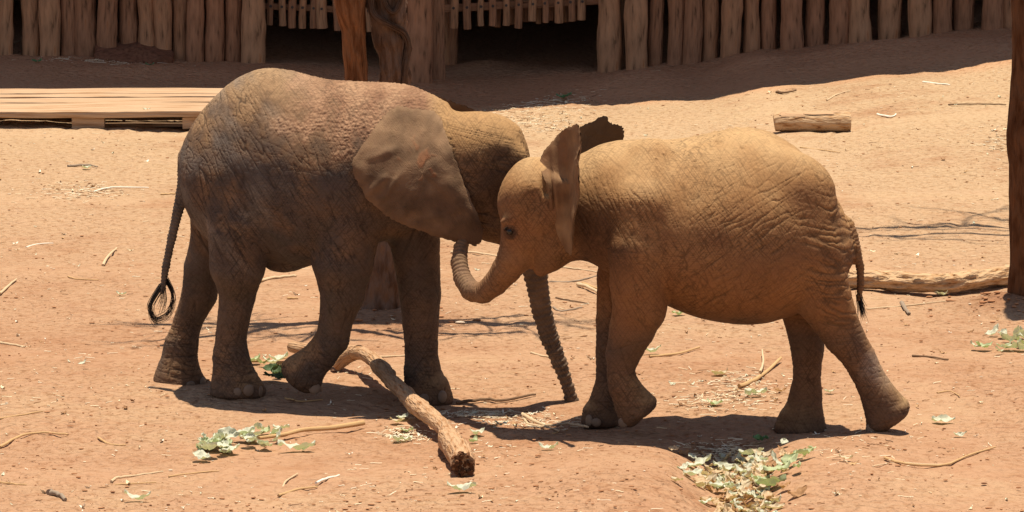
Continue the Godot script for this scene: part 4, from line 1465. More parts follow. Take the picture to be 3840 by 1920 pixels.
func timber() -> void:
	# low platform of boards on blocks
	var px := -2.42
	var pz := -9.1
	var py := terrain(px, -8.4) + 0.004
	var t := thing("pallet", Vector3(px, py, pz), "low wooden pallet of long sunlit boards on blocks, at the left edge", "pallet")
	t.rotation.y = 0.035
	var zz := 0.72
	var wide := [0.30, 0.25, 0.27, 0.19, 0.19, 0.18]
	for i in wide.size():
		var w: float = wide[i]
		var lx := 1.62 - 0.05 * absf(sin(i * 2.1))
		var o := put("board", plank(Vector3(lx, 0.038, w - 0.02), 0.004, 0.004, 3.0 + i * 1.7), M.board, t, Vector3(0.03 * sin(i * 3.0), 0.082 + 0.005 * sin(i * 5.0), zz - w / 2))
		zz -= w
	for k in [-0.76, -0.10, 0.55]:
		for d in [0.62, 0.0, -0.6]:
			put("block", plank(Vector3(0.19, 0.075, 0.12), 0.006, 0.0, k + d), M.board, t, Vector3(k, 0.026, d))
	for d in [0.45, 0.0, -0.5]:
		put("bottom_board", plank(Vector3(1.6, 0.018, 0.09), 0.003, 0.002, d), M.board, t, Vector3(0, -0.008, d))
	# flat red stone against the poles
	var sp: Vector3 = on(Vector2(-2.592, -12.268))
	var st := SphereMesh.new()
	st.radial_segments = 40
	st.rings = 20
	var arr := st.get_mesh_arrays()
	var v: PackedVector3Array = arr[Mesh.ARRAY_VERTEX]
	for i in v.size():
		var q := v[i] * 2.0
		q = Vector3(signf(q.x) * pow(absf(q.x), 0.62) * 0.27, signf(q.y) * pow(absf(q.y), 0.5) * 0.05, signf(q.z) * pow(absf(q.z), 0.6) * 0.2)
		q.y += 0.10 * q.x * (-0.25) - q.z * 0.22 + 0.02 * nz.get_noise_3d(q.x * 5.0, q.y * 5.0, q.z * 5.0)
		q += q.normalized() * 0.02 * nz2.get_noise_3d(q.x * 9.0, q.y * 9.0, q.z * 9.0)
		v[i] = q
	var ix: PackedInt32Array = arr[Mesh.ARRAY_INDEX]
	tag(put("stone_slab", solid(v, normals_of(v, ix), ix), M.stone, self, sp + Vector3(0, 0.03, -0.2)), "flat red stone slab lying against the left palisade", "stone")
	# short sawn log
	var lp: Vector3 = on(Vector2(1.742, -8.056))
	var lg := thing("short_log", lp, "short thick sawn log lying alone on the sunlit slope", "log")
	var wood := tube([Vector3(-0.222, 0.052, 0.0), Vector3(-0.215, 0.053, 0.0), Vector3(-0.1, 0.055, 0.0), Vector3(0.0, 0.052, 0.0), Vector3(0.1, 0.055, 0.0), Vector3(0.2, 0.056, 0.0), Vector3(0.222, 0.056, 0.0)], [0.046, 0.056, 0.057, 0.055, 0.056, 0.058, 0.050], 26, 0.10, 9.0)
	put("wood", wood, M.dry, lg)
	for b in [[-0.02, 0.9, 0.28], [0.10, 1.2, 0.16], [-0.12, 0.6, 0.14]]:
		var bk := PackedVector3Array()
		for r in 8:
			for c in 6:
				var a: float = b[1] - 0.35 + 0.7 * c / 5.0
				var rr := 0.0595 + 0.003 * nz.get_noise_2d(r * 1.1 + b[0] * 9.0, c * 1.2)
				bk.append(Vector3(b[0] + (r / 7.0 - 0.5) * b[2] + 0.008 * sin(c * 2.0), 0.054 + rr * sin(a + 0.4), rr * cos(a + 0.4)))
		put("bark_flake", grid_mesh(bk, 8, 6, false), M.peeled, lg)
	# long cracked log on the right
	var pts := []
	for q in [Vector3(1.405, 0.056, -2.685), Vector3(1.518, 0.056, -2.669), Vector3(1.659, 0.055, -2.628), Vector3(1.801, 0.05, -2.596), Vector3(1.944, 0.049, -2.588), Vector3(2.073, 0.049, -2.669), Vector3(2.236, 0.047, -2.832), Vector3(2.419, 0.049, -2.931)]:
		pts.append(q)
	var l2: Vector3 = on(Vector2(1.864, -2.62))
	for i in pts.size():
		pts[i] -= l2
	var ll := thing("long_log", l2, "long split weathered log lying behind the smaller elephant's tail", "log")
	var sp2 := smooth_path(pts, 8)
	var v2 := PackedVector3Array()
	var uv2 := PackedVector2Array()
	var n2 := sp2.size()
	for i in n2:
		var tang: Vector3 = (sp2[mini(i + 1, n2 - 1)] - sp2[maxi(i - 1, 0)]).normalized()
		var side := tang.cross(Vector3.UP).normalized()
		for k in 33:
			var a := TAU * k / 32
			var split := 0.012 * valley(i * 0.06, k * 0.55, 3.0, 0.25) + 0.010 * valley(i * 0.03 + 7.0, k * 0.3, 9.0, 0.2)
			var rr := 0.047 + 0.005 * nz.get_noise_2d(i * 0.18, k * 0.2) - split * (1.0 if k % 32 else 0.0)
			rr *= 1.0 + 0.12 * nz.get_noise_2d(i * 0.1, 5.0)
			v2.append(sp2[i] - side * cos(a) * rr * 1.05 + Vector3.UP * sin(a) * rr * 0.95)
			uv2.append(Vector2(k / 32.0, i * 0.03))
	put("wood", grid_mesh(v2, n2, 33, false, uv2, true), M.dry, ll)
	# the crooked peeled branch in the foreground
	var cl := thing("crooked_log", on(Vector2(-0.362, 0.482)), "crooked peeled tree limb lying in front of the larger elephant's front feet", "log")
	var o0 := cl.position
	var path := [Vector3(-0.169, 0.045, 1.676), Vector3(-0.186, 0.048, 1.481), Vector3(-0.22, 0.049, 1.256), Vector3(-0.244, 0.049, 1.024), Vector3(-0.293, 0.052, 0.812), Vector3(-0.36, 0.051, 0.538), Vector3(-0.405, 0.059, 0.341), Vector3(-0.463, 0.068, 0.109), Vector3(-0.498, 0.082, -0.04), Vector3(-0.545, 0.096, -0.221), Vector3(-0.591, 0.096, -0.376), Vector3(-0.627, 0.089, -0.438)]
	var pr := [0.041, 0.046, 0.043, 0.026, 0.031, 0.035, 0.030, 0.029, 0.034, 0.028, 0.026, 0.027]
	for i in path.size():
		path[i] -= o0
	var fine := smooth_path(path, 6)
	var fr := []
	for i in fine.size():
		var a := mini(i / 6, pr.size() - 2)
		fr.append(lerpf(pr[a], pr[a + 1], i / 6.0 - a) * (1.0 + 0.07 * nz.get_noise_1d(i * 0.5)))
	put("limb", tube(fine, fr, 24, 0.24, 14.0, true, 2.0), M.peeled, cl)
	var side_a := smooth_path([Vector3(-0.61, 0.093, -0.42) - o0, Vector3(-0.661, 0.081, -0.502) - o0, Vector3(-0.74, 0.07, -0.597) - o0, Vector3(-0.829, 0.063, -0.661) - o0, Vector3(-0.895, 0.066, -0.726) - o0], 5)
	put("side_branch", tube(side_a, [0.031, 0.024], 20, 0.14, 10.0, true, 5.0), M.peeled, cl)
	var side_b := smooth_path([Vector3(-0.633, 0.083, -0.457) - o0, Vector3(-0.672, 0.057, -0.483) - o0, Vector3(-0.709, 0.022, -0.483) - o0], 5)
	put("side_branch", tube(side_b, [0.032, 0.026], 20, 0.14, 10.0, true, 8.0), M.peeled, cl)
	# torn fibres round the hollow broken end
	var bits := []
	var out_dir: Vector3 = (path[0] - path[1]).normalized()
	var across := out_dir.cross(Vector3.UP).normalized()
	var upward := across.cross(out_dir)
	for i in 60:
		var a := TAU * rng.randf()
		var rad := 0.040 * sqrt(rng.randf())
		var q: Vector3 = path[0] + across * cos(a) * rad + upward * sin(a) * rad - out_dir * 0.012
		bits.append(tube([q, q + out_dir * rng.randf_range(0.006, 0.034) * (0.3 + rad / 0.04) + Vector3(rng.randfn(0, 0.005), rng.randfn(0, 0.005), 0)], [rng.randf_range(0.006, 0.012), rng.randf_range(0.003, 0.008)], 6, 0.5, 70.0))
	put("torn_end", join(bits), M.peeled_dark, cl)
	# the post at the right edge
	var fp: Vector3 = Vector3(2.262, terrain(2.262, -2.25), -2.25)
	var wp := thing("weathered_post", fp, "dark weathered tree post standing at the right edge of the yard", "post")
	var pp := []
	var rr2 := []
	for i in 60:
		var y := -0.1 + i * 0.045
		pp.append(Vector3(0.010 * nz.get_noise_1d(y * 1.2) + 0.010 * exp(-pow((y - 0.72) / 0.09, 2.0)) * -1.2, y, 0))
		rr2.append(0.072 + 0.003 * nz.get_noise_1d(y * 3.0 + 4.0))
	put("trunk", tube(pp, rr2, 28, 0.13, 7.0, true, 6.0), M.post, wp)


# ---------------------------------------------------------------- twigs, leaves and crumbs

func twig(pts: Array, r: float, mat: String, label: String, lift := 0.0, category := "twig") -> void:
	r *= 0.82
	var o := on(pts[0])
	var w := []
	for p in pts:
		w.append(on(p, r * 0.7 + lift * rng.randf()) - o)
	var s := smooth_path(w, 5)
	for i in s.size():
		s[i] += Vector3(0, 0.3 * r * nz.get_noise_1d(i * 1.3 + o.x * 50.0), r * 1.6 * nz.get_noise_1d(i * 0.7 + o.z * 50.0))
	tag(put("twig" if category == "twig" else "stick", tube(s, [r, r * 0.6], 8, 0.25, 40.0), M[mat], self, o), label, category, "twigs scattered on the earth")


func leaf_mesh(length: float, width: float, curl: float, sd: float) -> ArrayMesh:
	var v := PackedVector3Array()
	for r in 13:
		var t := r / 12.0
		var half := width * 0.5 * pow(sin(PI * pow(t * 0.98 + 0.01, 0.8)), 0.75)
		for c in 7:
			var s := c / 3.0 - 1.0
			var x := (t - 0.5) * length
			var z := s * half * (1.0 + 0.12 * nz.get_noise_2d(t * 9.0 + sd, signf(s) * 3.0))
			var y := absf(s) * half * 0.35 + curl * length * (0.5 * (2.0 * t - 1.0) * (2.0 * t - 1.0) - 0.1) + 0.13 * length * nz.get_noise_2d(t * 2.4 + sd, s * 1.1 + sd) + 0.05 * length * nz.get_noise_2d(t * 6.0 + sd, s * 2.4)
			v.append(Vector3(x, y, z))
	return grid_mesh(v, 13, 7, false)


func leaf_at(p: Vector2, size: float, wide: float, turn: float, mat: String, label: String, curl := 0.5, lift := 0.0) -> void:
	var sd := p.x * 31.0 + p.y * 17.0
	var m := leaf_mesh(size, wide, curl, sd)
	var o := put("leaf", m, M[mat], self, on(p, 0.006 + lift - m.get_aabb().position.y))
	o.rotation = Vector3(rng.randfn(0, 0.12), turn, rng.randfn(0, 0.08))
	tag(o, label, "leaf", "leaves scattered on the earth")


func litter() -> void:
	twig([Vector2(-1.86, 1.056), Vector2(-1.807, 0.844), Vector2(-1.733, 0.807), Vector2(-1.632, 0.871)], .0065, "twig_tan", "long curved tan twig at the left edge of the foreground", .004)
	twig([Vector2(-1.92, 0.561), Vector2(-1.849, 0.482), Vector2(-1.778, 0.398)], .0042, "twig_tan", "thin straight twig above the long curved one at the left edge")
	twig([Vector2(-1.386, 1.781), Vector2(-1.375, 1.681), Vector2(-1.304, 1.642), Vector2(-1.221, 1.604)], .006, "twig_pale", "pale hooked twig at the bottom left with another straight one under it", .004)
	twig([Vector2(-1.37, 1.823), Vector2(-1.298, 1.814), Vector2(-1.23, 1.795)], .004, "twig_tan", "short straight twig right beneath the pale hooked one")
	twig([Vector2(-1.197, 1.676), Vector2(-1.109, 1.628), Vector2(-1.026, 1.594)], .0038, "twig_tan", "thin straight twig between hooked twig and pale-ended twig, bottom left")
	twig([Vector2(-1.519, 0.898), Vector2(-1.47, 0.998), Vector2(-1.405, 1.03)], .005, "twig_tan", "bent twig on bare earth left of the leafy branch")
	twig([Vector2(-0.794, 2.018), Vector2(-0.74, 1.921), Vector2(-0.669, 1.875)], .006, "twig_tan", "tan twig joined to a white bare end, bottom centre-left")
	twig([Vector2(-0.676, 1.809), Vector2(-0.638, 1.752), Vector2(-0.6, 1.714)], .006, "twig_white", "white peeled twig end lying above the tan twig, bottom centre-left")
	twig([Vector2(-0.787, 1.893), Vector2(-0.78, 1.795), Vector2(-0.747, 1.666)], .0045, "twig_pale", "small curved twig just left of the white peeled twig end")
	twig([Vector2(-1.574, 2.013), Vector2(-1.543, 2.059), Vector2(-1.508, 2.118)], .014, "twig_grey", "stubby thick broken stick at the bottom left corner", .0, "stick")
	twig([Vector2(-1.771, 1.781), Vector2(-1.724, 1.785), Vector2(-1.677, 1.795)], .0042, "twig_tan", "straight twig touching the left edge near the bottom")
	twig([Vector2(-1.163, -2.865), Vector2(-1.094, -3.048), Vector2(-0.996, -3.098)], .010, "twig_pale", "thick pale stick seen under the larger elephant's belly", .01, "stick")
	twig([Vector2(-1.001, -2.445), Vector2(-0.955, -2.437)], .007, "twig_tan", "short stub on the earth under the larger elephant's belly", .0, "stick")
	twig([Vector2(-0.571, -0.811), Vector2(-0.501, -0.844), Vector2(-0.43, -0.851)], .0055, "twig_pale", "pale straight twig behind the larger elephant's planted front leg")
	twig([Vector2(-0.296, -3.945), Vector2(-0.192, -3.89), Vector2(-0.064, -3.744)], .008, "twig_pale", "pale stick behind the curled trunk tip", .004)
	twig([Vector2(0.172, -2.997), Vector2(0.282, -2.981), Vector2(0.408, -3.132)], .0055, "twig_grey", "grey twig crossing the gap right of the hanging trunk")
	twig([Vector2(0.226, -3.416), Vector2(0.312, -3.329), Vector2(0.403, -3.217)], .0055, "twig_pale", "pale twig just below the smaller elephant's chin")
	twig([Vector2(0.298, -2.832), Vector2(0.338, -2.717), Vector2(0.393, -2.548)], .011, "twig_pale", "thick dry pale stick by the smaller elephant's far front leg", .01, "stick")
	twig([Vector2(0.323, -2.865), Vector2(0.396, -2.685)], .009, "twig_tan", "thick tan stick lying over the pale one beside the far front leg", .016, "stick")
	twig([Vector2(0.196, -2.43), Vector2(0.261, -2.336), Vector2(0.331, -2.289)], .005, "twig_dark", "dark thin twig in the gap between trunk and front legs")
	twig([Vector2(0.182, -2.135), Vector2(0.215, -1.999), Vector2(0.307, -2.135)], .006, "twig_grey", "bowed grey twig beside the middle of the hanging trunk")
	twig([Vector2(0.559, -0.778), Vector2(0.665, -0.851), Vector2(0.773, -1.017)], .0075, "twig_tan", "tan stick under the smaller elephant's belly behind its front legs", .006)
	twig([Vector2(0.89, -0.148), Vector2(0.983, -0.332), Vector2(1.091, -0.726)], .011, "twig_tan", "thick forked stick among dry leaves between the smaller elephant's legs", .012, "stick")
	twig([Vector2(0.984, -0.345), Vector2(1.012, -0.61), Vector2(1.023, -0.871)], .007, "twig_pale", "upright side shoot of the forked stick among dry leaves", .03)
	twig([Vector2(1.311, 1.54), Vector2(1.377, 1.652), Vector2(1.518, 1.55), Vector2(1.635, 1.342), Vector2(1.742, 1.17)], .0065, "twig_tan", "long curved dry stem on bare earth at the lower right", .006)
	twig([Vector2(1.318, 1.589), Vector2(1.409, 1.608), Vector2(1.54, 1.516)], .0045, "twig_pale", "pale thin stem lying along the long curved one, lower right", .006)
	twig([Vector2(1.25, 1.724), Vector2(1.324, 1.628), Vector2(1.45, 1.579)], .003, "twig_pale", "hair-thin pale stem at the left end of the lower right bundle")
	twig([Vector2(1.639, -0.89), Vector2(1.708, -0.824), Vector2(1.771, -0.739)], .006, "twig_dark", "dark straight twig on the open earth at right")
	twig([Vector2(1.724, -2.25), Vector2(1.726, -2.097), Vector2(1.732, -1.969)], .012, "twig_grey", "dark stubby stick near the smaller elephant's tail tip", .004, "stick")
	twig([Vector2(1.556, -2.112), Vector2(1.668, -2.181), Vector2(1.794, -2.273), Vector2(1.924, -2.328)], .0048, "twig_pale", "long pale twig crossing the dark stubby stick by the tail")
	twig([Vector2(1.658, -0.064), Vector2(1.709, -0.1), Vector2(1.738, 0.02)], .004, "twig_tan", "crooked thin twig above the single pale leaf at right")
	twig([Vector2(-0.214, 0.079), Vector2(-0.124, 0.062), Vector2(-0.021, 0.091), Vector2(0.093, 0.044)], .0085, "twig_dark", "dark branch lying right of the larger elephant's planted front foot", .006, "stick")
	twig([Vector2(0.045, 0.482), Vector2(0.119, 0.638), Vector2(0.21, 0.583), Vector2(0.283, 0.693)], .008, "twig_pale", "pale branching twig in front of the hanging trunk tip", .01)
	twig([Vector2(0.04, 0.437), Vector2(0.06, 0.566), Vector2(0.124, 0.66), Vector2(0.173, 0.769)], .007, "twig_pale", "second pale forked twig tangled with the branching one", .01)
	twig([Vector2(0.178, 0.704), Vector2(0.168, 0.769), Vector2(0.149, 0.823)], .0045, "twig_tan", "tan hook at the end of the tangled pale twigs")
	twig([Vector2(1.643, -9.772), Vector2(1.691, -9.667), Vector2(1.766, -9.812)], .010, "twig_dark", "small dark bent stick near the shadow edge at the back right", .006, "stick")
	twig([Vector2(2.543, -9.709), Vector2(2.613, -9.59), Vector2(2.688, -9.484)], .0075, "twig_white", "white straight stick on the sunlit bank at the back right", .0, "stick")
	twig([Vector2(0.828, -12.026), Vector2(0.919, -12.055), Vector2(1.004, -12.157)], .008, "twig_pale", "pale stick in the shade before the right palisade", .0, "stick")
	twig([Vector2(-1.926, -3.46), Vector2(-1.926, -3.69), Vector2(-1.922, -4.092)], .0085, "twig_pale", "pale crooked stick pointing away on the open earth at left", .004)
	twig([Vector2(-2.364, -4.111), Vector2(-2.322, -4.221), Vector2(-2.246, -4.249)], .0045, "twig_white", "white thin twig on the open earth near the left edge")
	twig([Vector2(-2.224, -6.015), Vector2(-2.141, -6.161), Vector2(-1.949, -6.213)], .0055, "twig_white", "whitish twig left of the larger elephant's tail root")
	twig([Vector2(-2.445, -6.808), Vector2(-2.344, -6.9), Vector2(-2.287, -6.846)], .0075, "twig_grey", "grey twig nearest the front of the pallet", .005)
	twig([Vector2(-2.309, -2.62), Vector2(-2.292, -2.783), Vector2(-2.277, -2.981)], .0075, "twig_pale", "pale curved twig touching the left edge at mid height", .004)
	twig([Vector2(-2.055, -3.115), Vector2(-2.001, -3.014), Vector2(-1.894, -2.931)], .0045, "twig_tan", "thin tan twig left of the tail tuft")
	twig([Vector2(-1.867, -6.023), Vector2(-1.816, -6.026), Vector2(-1.761, -6.049)], .006, "twig_tan", "short tan twig just left of the larger elephant's rump")
	twig([Vector2(2.58, -8.55), Vector2(2.708, -8.499), Vector2(2.9, -8.365)], .0055, "twig_dark", "dark long twig beside the right-hand post at the back")
	twig([Vector2(1.913, -9.231), Vector2(1.993, -9.418), Vector2(2.082, -9.517)], .006, "twig_pale", "curved pale twig near the shadow edge above the short log", .004)
	twig([Vector2(1.625, -7.38), Vector2(1.767, -7.267), Vector2(1.838, -7.219)], .0045, "twig_tan", "thin twig below the short sawn log")
	twig([Vector2(2.152, -8.43), Vector2(2.217, -8.28), Vector2(2.253, -8.34)], .008, "twig_white", "whitish stub to the right of the short sawn log", .003)
	twig([Vector2(-3.589, -13.119), Vector2(-3.529, -13.243), Vector2(-3.499, -13.536)], .008, "twig_pale", "pale curved stick at the foot of the leftmost posts", .02, "stick")
	twig([Vector2(-0.873, 0.138), Vector2(-0.81, 0.173), Vector2(-0.729, 0.138)], .005, "twig_tan", "tan twig in the larger elephant's shadow under its lifted foot")
	twig([Vector2(0.077, -0.924), Vector2(0.131, -0.844), Vector2(0.179, -0.792)], .006, "twig_pale", "pale short twig left of the hanging trunk's lower half")
	twig([Vector2(-2.13, -1.16), Vector2(-2.071, -1.126), Vector2(-2.013, -1.058)], .007, "twig_pale", "pale split twig at the left edge by the hind foot's height")

	# a broken branch with crumpled leaves, left foreground
	var bp: Vector3 = on(Vector2(-0.835, 1.024))
	var lb := thing("leafy_branch", bp, "broken branch with a bunch of crumpled pale leaves in the left foreground", "branch")
	var stem := []
	for q in [Vector2(-0.957, 1.087), Vector2(-0.837, 0.982), Vector2(-0.765, 0.866), Vector2(-0.659, 0.823), Vector2(-0.553, 0.693)]:
		stem.append(on(q, 0.02) - bp)
	put("stem", tube(smooth_path(stem, 5), [0.006, 0.010], 10, 0.2, 30.0), M.twig_tan, lb)
	for q in [[Vector2(-1.063, 1.226), 0.056, -2.6, 810], [Vector2(-1.036, 1.108), 0.081, -1.67, 847], [Vector2(-1.018, 1.205), 0.054, -1.71, 858], [Vector2(-0.953, 1.019), 0.082, -1.84, 938], [Vector2(-1.074, 1.092), 0.084, 2.28, 808], [Vector2(-1.111, 1.128), 0.07, -1.93, 767], [Vector2(-1.01, 1.256), 0.085, 0.29, 863], [Vector2(-1.056, 1.128), 0.085, 2.09, 824], [Vector2(-1.03, 1.216), 0.067, -2.03, 845], [Vector2(-1.061, 1.159), 0.052, 0.76, 817], [Vector2(-1.074, 1.164), 0.064, 2.98, 803], [Vector2(-1.081, 1.211), 0.075, -1.34, 792], [Vector2(-1.056, 1.113), 0.072, 2.43, 826], [Vector2(-1.089, 1.211), 0.081, 0.69, 784], [Vector2(-1.072, 1.221), 0.068, -2.74, 801], [Vector2(-0.984, 1.04), 0.079, 2.76, 905], [Vector2(-1.102, 1.377), 0.081, -0.54, 758], [Vector2(-0.966, 1.04), 0.062, -1.85, 924], [Vector2(-1.028, 1.221), 0.088, -1.01, 847], [Vector2(-1.106, 1.211), 0.081, -0.82, 766], [Vector2(-1.037, 1.297), 0.067, -1.75, 832], [Vector2(-1.097, 1.211), 0.077, -2.1, 776], [Vector2(-1.111, 1.2), 0.09, -2.27, 762], [Vector2(-1.026, 1.087), 0.09, -0.13, 859], [Vector2(-1.072, 1.195), 0.067, -1.51, 803], [Vector2(-0.96, 1.061), 0.051, -1.47, 929], [Vector2(-1.067, 1.231), 0.085, -2.15, 806], [Vector2(-1.098, 1.154), 0.09, -0.58, 779], [Vector2(-0.971, 1.03), 0.08, -0.03, 919], [Vector2(-1.083, 1.332), 0.086, 2.55, 781], [Vector2(-0.932, 0.866), 0.071, 1.89, 970], [Vector2(-0.908, 0.834), 0.071, 1.12, 996], [Vector2(-0.928, 1.071), 0.057, 2.83, 961], [Vector2(-0.849, 0.855), 0.072, -2.73, 1055], [Vector2(-0.847, 1.045), 0.072, -2.64, 1046], [Vector2(-0.942, 1.051), 0.071, 0.42, 948], [Vector2(-0.871, 0.972), 0.055, 2.53, 1026], [Vector2(-0.971, 0.908), 0.077, -2.3, 927], [Vector2(-0.864, 0.956), 0.069, 2.27, 1034], [Vector2(-0.941, 1.118), 0.067, -1.02, 944], [Vector2(-0.891, 1.195), 0.063, -2.84, 992], [Vector2(-0.951, 1.149), 0.065, -0.07, 932], [Vector2(-0.893, 1.175), 0.059, 1.61, 991], [Vector2(-0.916, 1.18), 0.05, 2.03, 967]]:
		var g: Vector2 = q[0]
		var m := leaf_mesh(q[1] * 0.9, q[1] * 0.6, 0.3, q[3] * 0.37 + q[2])
		var o := put("leaf", m, M.leaf_pale if int(q[3]) % 6 else M.leaf_fresh, lb, on(g, 0.012 + 0.028 * rng.randf()) - bp)
		o.rotation = Vector3(rng.randfn(0, 0.42), q[2], rng.randfn(0, 0.3))
	# green sprigs behind the larger elephant's lifted foot
	var gp: Vector3 = on(Vector2(-0.995, -0.726))
	var sg := thing("leafy_sprig", gp, "sprig of pale green leaves between the larger elephant's hind and front feet", "sprig")
	var ss := []
	for q in [Vector2(-1.065, -0.713), Vector2(-0.995, -0.726), Vector2(-0.918, -0.792)]:
		ss.append(on(q, 0.012) - gp)
	put("stem", tube(smooth_path(ss, 4), [0.004, 0.003], 8), M.twig_tan, sg)
	for q in [[Vector2(-1.043, -0.713), 0.07, 0.9, 955], [Vector2(-1.007, -0.649), 0.06, -0.3, 985], [Vector2(-0.978, -0.649), 0.065, 0.3, 1012], [Vector2(-0.952, -0.726), 0.07, 0.1, 1040], [Vector2(-0.932, -0.759), 0.06, -0.5, 1060]]:
		var o := put("leaf", leaf_mesh(q[1], q[1] * 0.6, 0.5, q[3]), M.leaf_fresh if int(q[3]) % 2 else M.leaf_pale, sg, on(q[0], 0.022) - gp)
		o.rotation = Vector3(rng.randfn(0, 0.4), q[2], rng.randfn(0, 0.3))
	var dp: Vector3 = on(Vector2(-0.927, -0.283))
	var ds := thing("leafy_sprig", dp, "dark green shaded leaves right behind the larger elephant's lifted foot", "sprig")
	for q in [[Vector2(-0.961, -0.407), 0.06, 0.4, 1015], [Vector2(-0.922, -0.376), 0.07, -0.3, 1050], [Vector2(-0.946, -0.234), 0.065, 0.1, 1020], [Vector2(-0.902, -0.209), 0.07, 0.6, 1060], [Vector2(-0.929, -0.314), 0.06, 1.3, 1040]]:
		var o := put("leaf", leaf_mesh(q[1], q[1] * 0.65, 0.4, q[3]), M.leaf_dark, ds, on(q[0], 0.028) - dp)
		o.rotation = Vector3(rng.randfn(0, 0.4), q[2], rng.randfn(0, 0.3))
	# pale leaves heaped at the right edge
	var rp: Vector3 = on(Vector2(2.041, -1.058))
	var rs := thing("leaf_bunch", rp, "bunch of pale green leaves on the earth at the right edge", "leaves")
	for q in [[Vector2(2.021, -1.319), 0.075, 0.5, 3725], [Vector2(2.055, -1.277), 0.06, 1, 3760], [Vector2(2.075, -1.16), 0.08, 0.2, 3790], [Vector2(2.119, -1.249), 0.08, 1.3, 3820], [Vector2(2.118, -1.058), 0.085, 0.6, 3840], [Vector2(2.031, -0.977), 0.07, -0.4, 3770], [Vector2(2.061, -0.95), 0.09, 0.1, 3800], [Vector2(2.098, -0.937), 0.08, 0.9, 3835], [Vector2(1.943, -0.977), 0.075, 0.3, 3690], [Vector2(1.905, -0.977), 0.05, 0, 3655], [Vector2(1.99, -0.857), 0.04, 0.3, 3745], [Vector2(2.152, -1.16), 0.08, 0.1, 3860]]:
		var o := put("leaf", leaf_mesh(q[1], q[1] * 0.62, 0.6, q[3] * 1.3), M.leaf_pale if int(q[3]) % 3 else M.leaf_fresh, rs, on(q[0], 0.02) - rp)
		o.rotation = Vector3(rng.randfn(0, 0.4), q[2], rng.randfn(0, 0.3))

	leaf_at(Vector2(-0.774, 1.221), .135, .045, .05, "leaf_pale", "long pale curled leaf lying right below the leafy branch", .3)
	leaf_at(Vector2(-0.4, 0.961), .075, .055, .3, "leaf_pale", "broad pale leaf left of the crooked limb's lower half", .3)
	leaf_at(Vector2(-0.409, 0.538), .06, .045, 1.0, "leaf_pale", "folded pale leaf touching the crooked limb's middle")
	leaf_at(Vector2(-0.429, 0.605), .055, .04, .1, "leaf_straw", "straw-coloured leaf beside the folded pale one at the limb")
	leaf_at(Vector2(-0.389, 0.769), .05, .03, .4, "leaf_fresh", "small bright green leaf left of the crooked limb")
	leaf_at(Vector2(-0.171, 1.986), .10, .035, -.15, "leaf_pale", "pale curled leaf below the limb's broken end at the bottom", .3)
	leaf_at(Vector2(-1.265, 2.122), .09, .03, -.1, "leaf_pale", "narrow pale leaf at the bottom edge, lower left")
	leaf_at(Vector2(1.616, 0.583), .088, .045, -.15, "leaf_pale", "single smooth pale leaf right of the smaller elephant's raised heel", .15)
	leaf_at(Vector2(0.335, -10.692), .10, .06, .1, "leaf_teal", "bright green leaf in the shade before the right gate opening", .5)
	leaf_at(Vector2(-3.18, -11.82), .07, .04, .1, "leaf_teal", "dull green leaf in the shade near the leftmost posts")
	leaf_at(Vector2(-2.454, -12.142), .06, .04, .2, "leaf_teal", "dull green leaf in front of the red stone slab")
	leaf_at(Vector2(1.928, -2.54), .06, .04, -.2, "leaf_pale", "pale leaf in front of the long split log")
	leaf_at(Vector2(0.725, -1.954), .06, .04, .1, "leaf_fresh", "green leaf below the smaller elephant's belly by its knee")
	leaf_at(Vector2(0.947, 0.02), .10, .04, .45, "leaf_pale", "long pale leaf by the smaller elephant's far hind leg", .2)
	leaf_at(Vector2(0.775, 0.255), .06, .04, -.2, "leaf_fresh", "green folded leaf between the smaller elephant's feet")
	leaf_at(Vector2(1.043, -0.04), .05, .03, 0, "leaf_brown", "small brown leaf just left of the far hind leg")
	leaf_at(Vector2(0.914, 0.919), .065, .055, .6, "leaf_teal", "shaded green leaf in the gully before the far hind foot", .3)
	leaf_at(Vector2(0.827, -0.395), .07, .05, .3, "leaf_straw", "dry straw-coloured leaf under the belly, left of the forked stick")
	leaf_at(Vector2(0.568, -0.89), .085, .025, 0, "leaf_pale", "narrow pale leaf behind the smaller elephant's raised front foot")
	leaf_at(Vector2(0.132, 1.231), .07, .03, -.1, "leaf_pale", "pale scrap of leaf on open earth right of the limb's broken end")
	leaf_at(Vector2(-0.127, 0.866), .06, .04, .5, "leaf_pale", "pale leaf right of the crooked limb's bend")
	leaf_at(Vector2(-0.138, 1.024), .055, .03, 1.2, "leaf_fresh", "green strip of leaf tucked against the limb near its broken end")
	leaf_at(Vector2(-0.04, 0.693), .05, .035, .2, "leaf_pale", "pale leaf below the larger elephant's planted front foot")
	leaf_at(Vector2(-1.749, -2.485), .045, .022, 0, "leaf_pale", "white leaf scrap on the earth left of the tail tuft")
	leaf_at(Vector2(1.642, 0.919), .05, .02, .1, "leaf_pale", "thin pale leaf below the single smooth leaf at right")
	leaf_at(Vector2(1.166, 1.618), .05, .02, .05, "leaf_straw", "narrow straw leaf left of the long curved stem, lower right")
	leaf_at(Vector2(1.232, 0.008), .04, .02, .0, "leaf_pale", "pale scrap between the smaller elephant's hind legs")
	leaf_at(Vector2(-2.341, -6.8), .05, .035, .3, "leaf_pale", "pale leaf by the grey twig in front of the pallet")
	leaf_at(Vector2(-2.16, -8.514), .05, .025, .6, "leaf_pale", "tiny white leaf lying on the pallet's near boards", 0.3, 0.1)

	# dry leaves washed together in the gully
	var hp: Vector3 = on(Vector2(0.769, 1.724))
	var heap := thing("leaf_heap", hp, "heap of dry pale leaves filling the gully at the bottom right", "leaf heap")
	var kinds := []
	for i in 8:
		kinds.append(leaf_mesh(0.040 + 0.005 * i, 0.029 + 0.003 * (i % 4), 0.2 + 0.12 * (i % 4), i * 7.7))
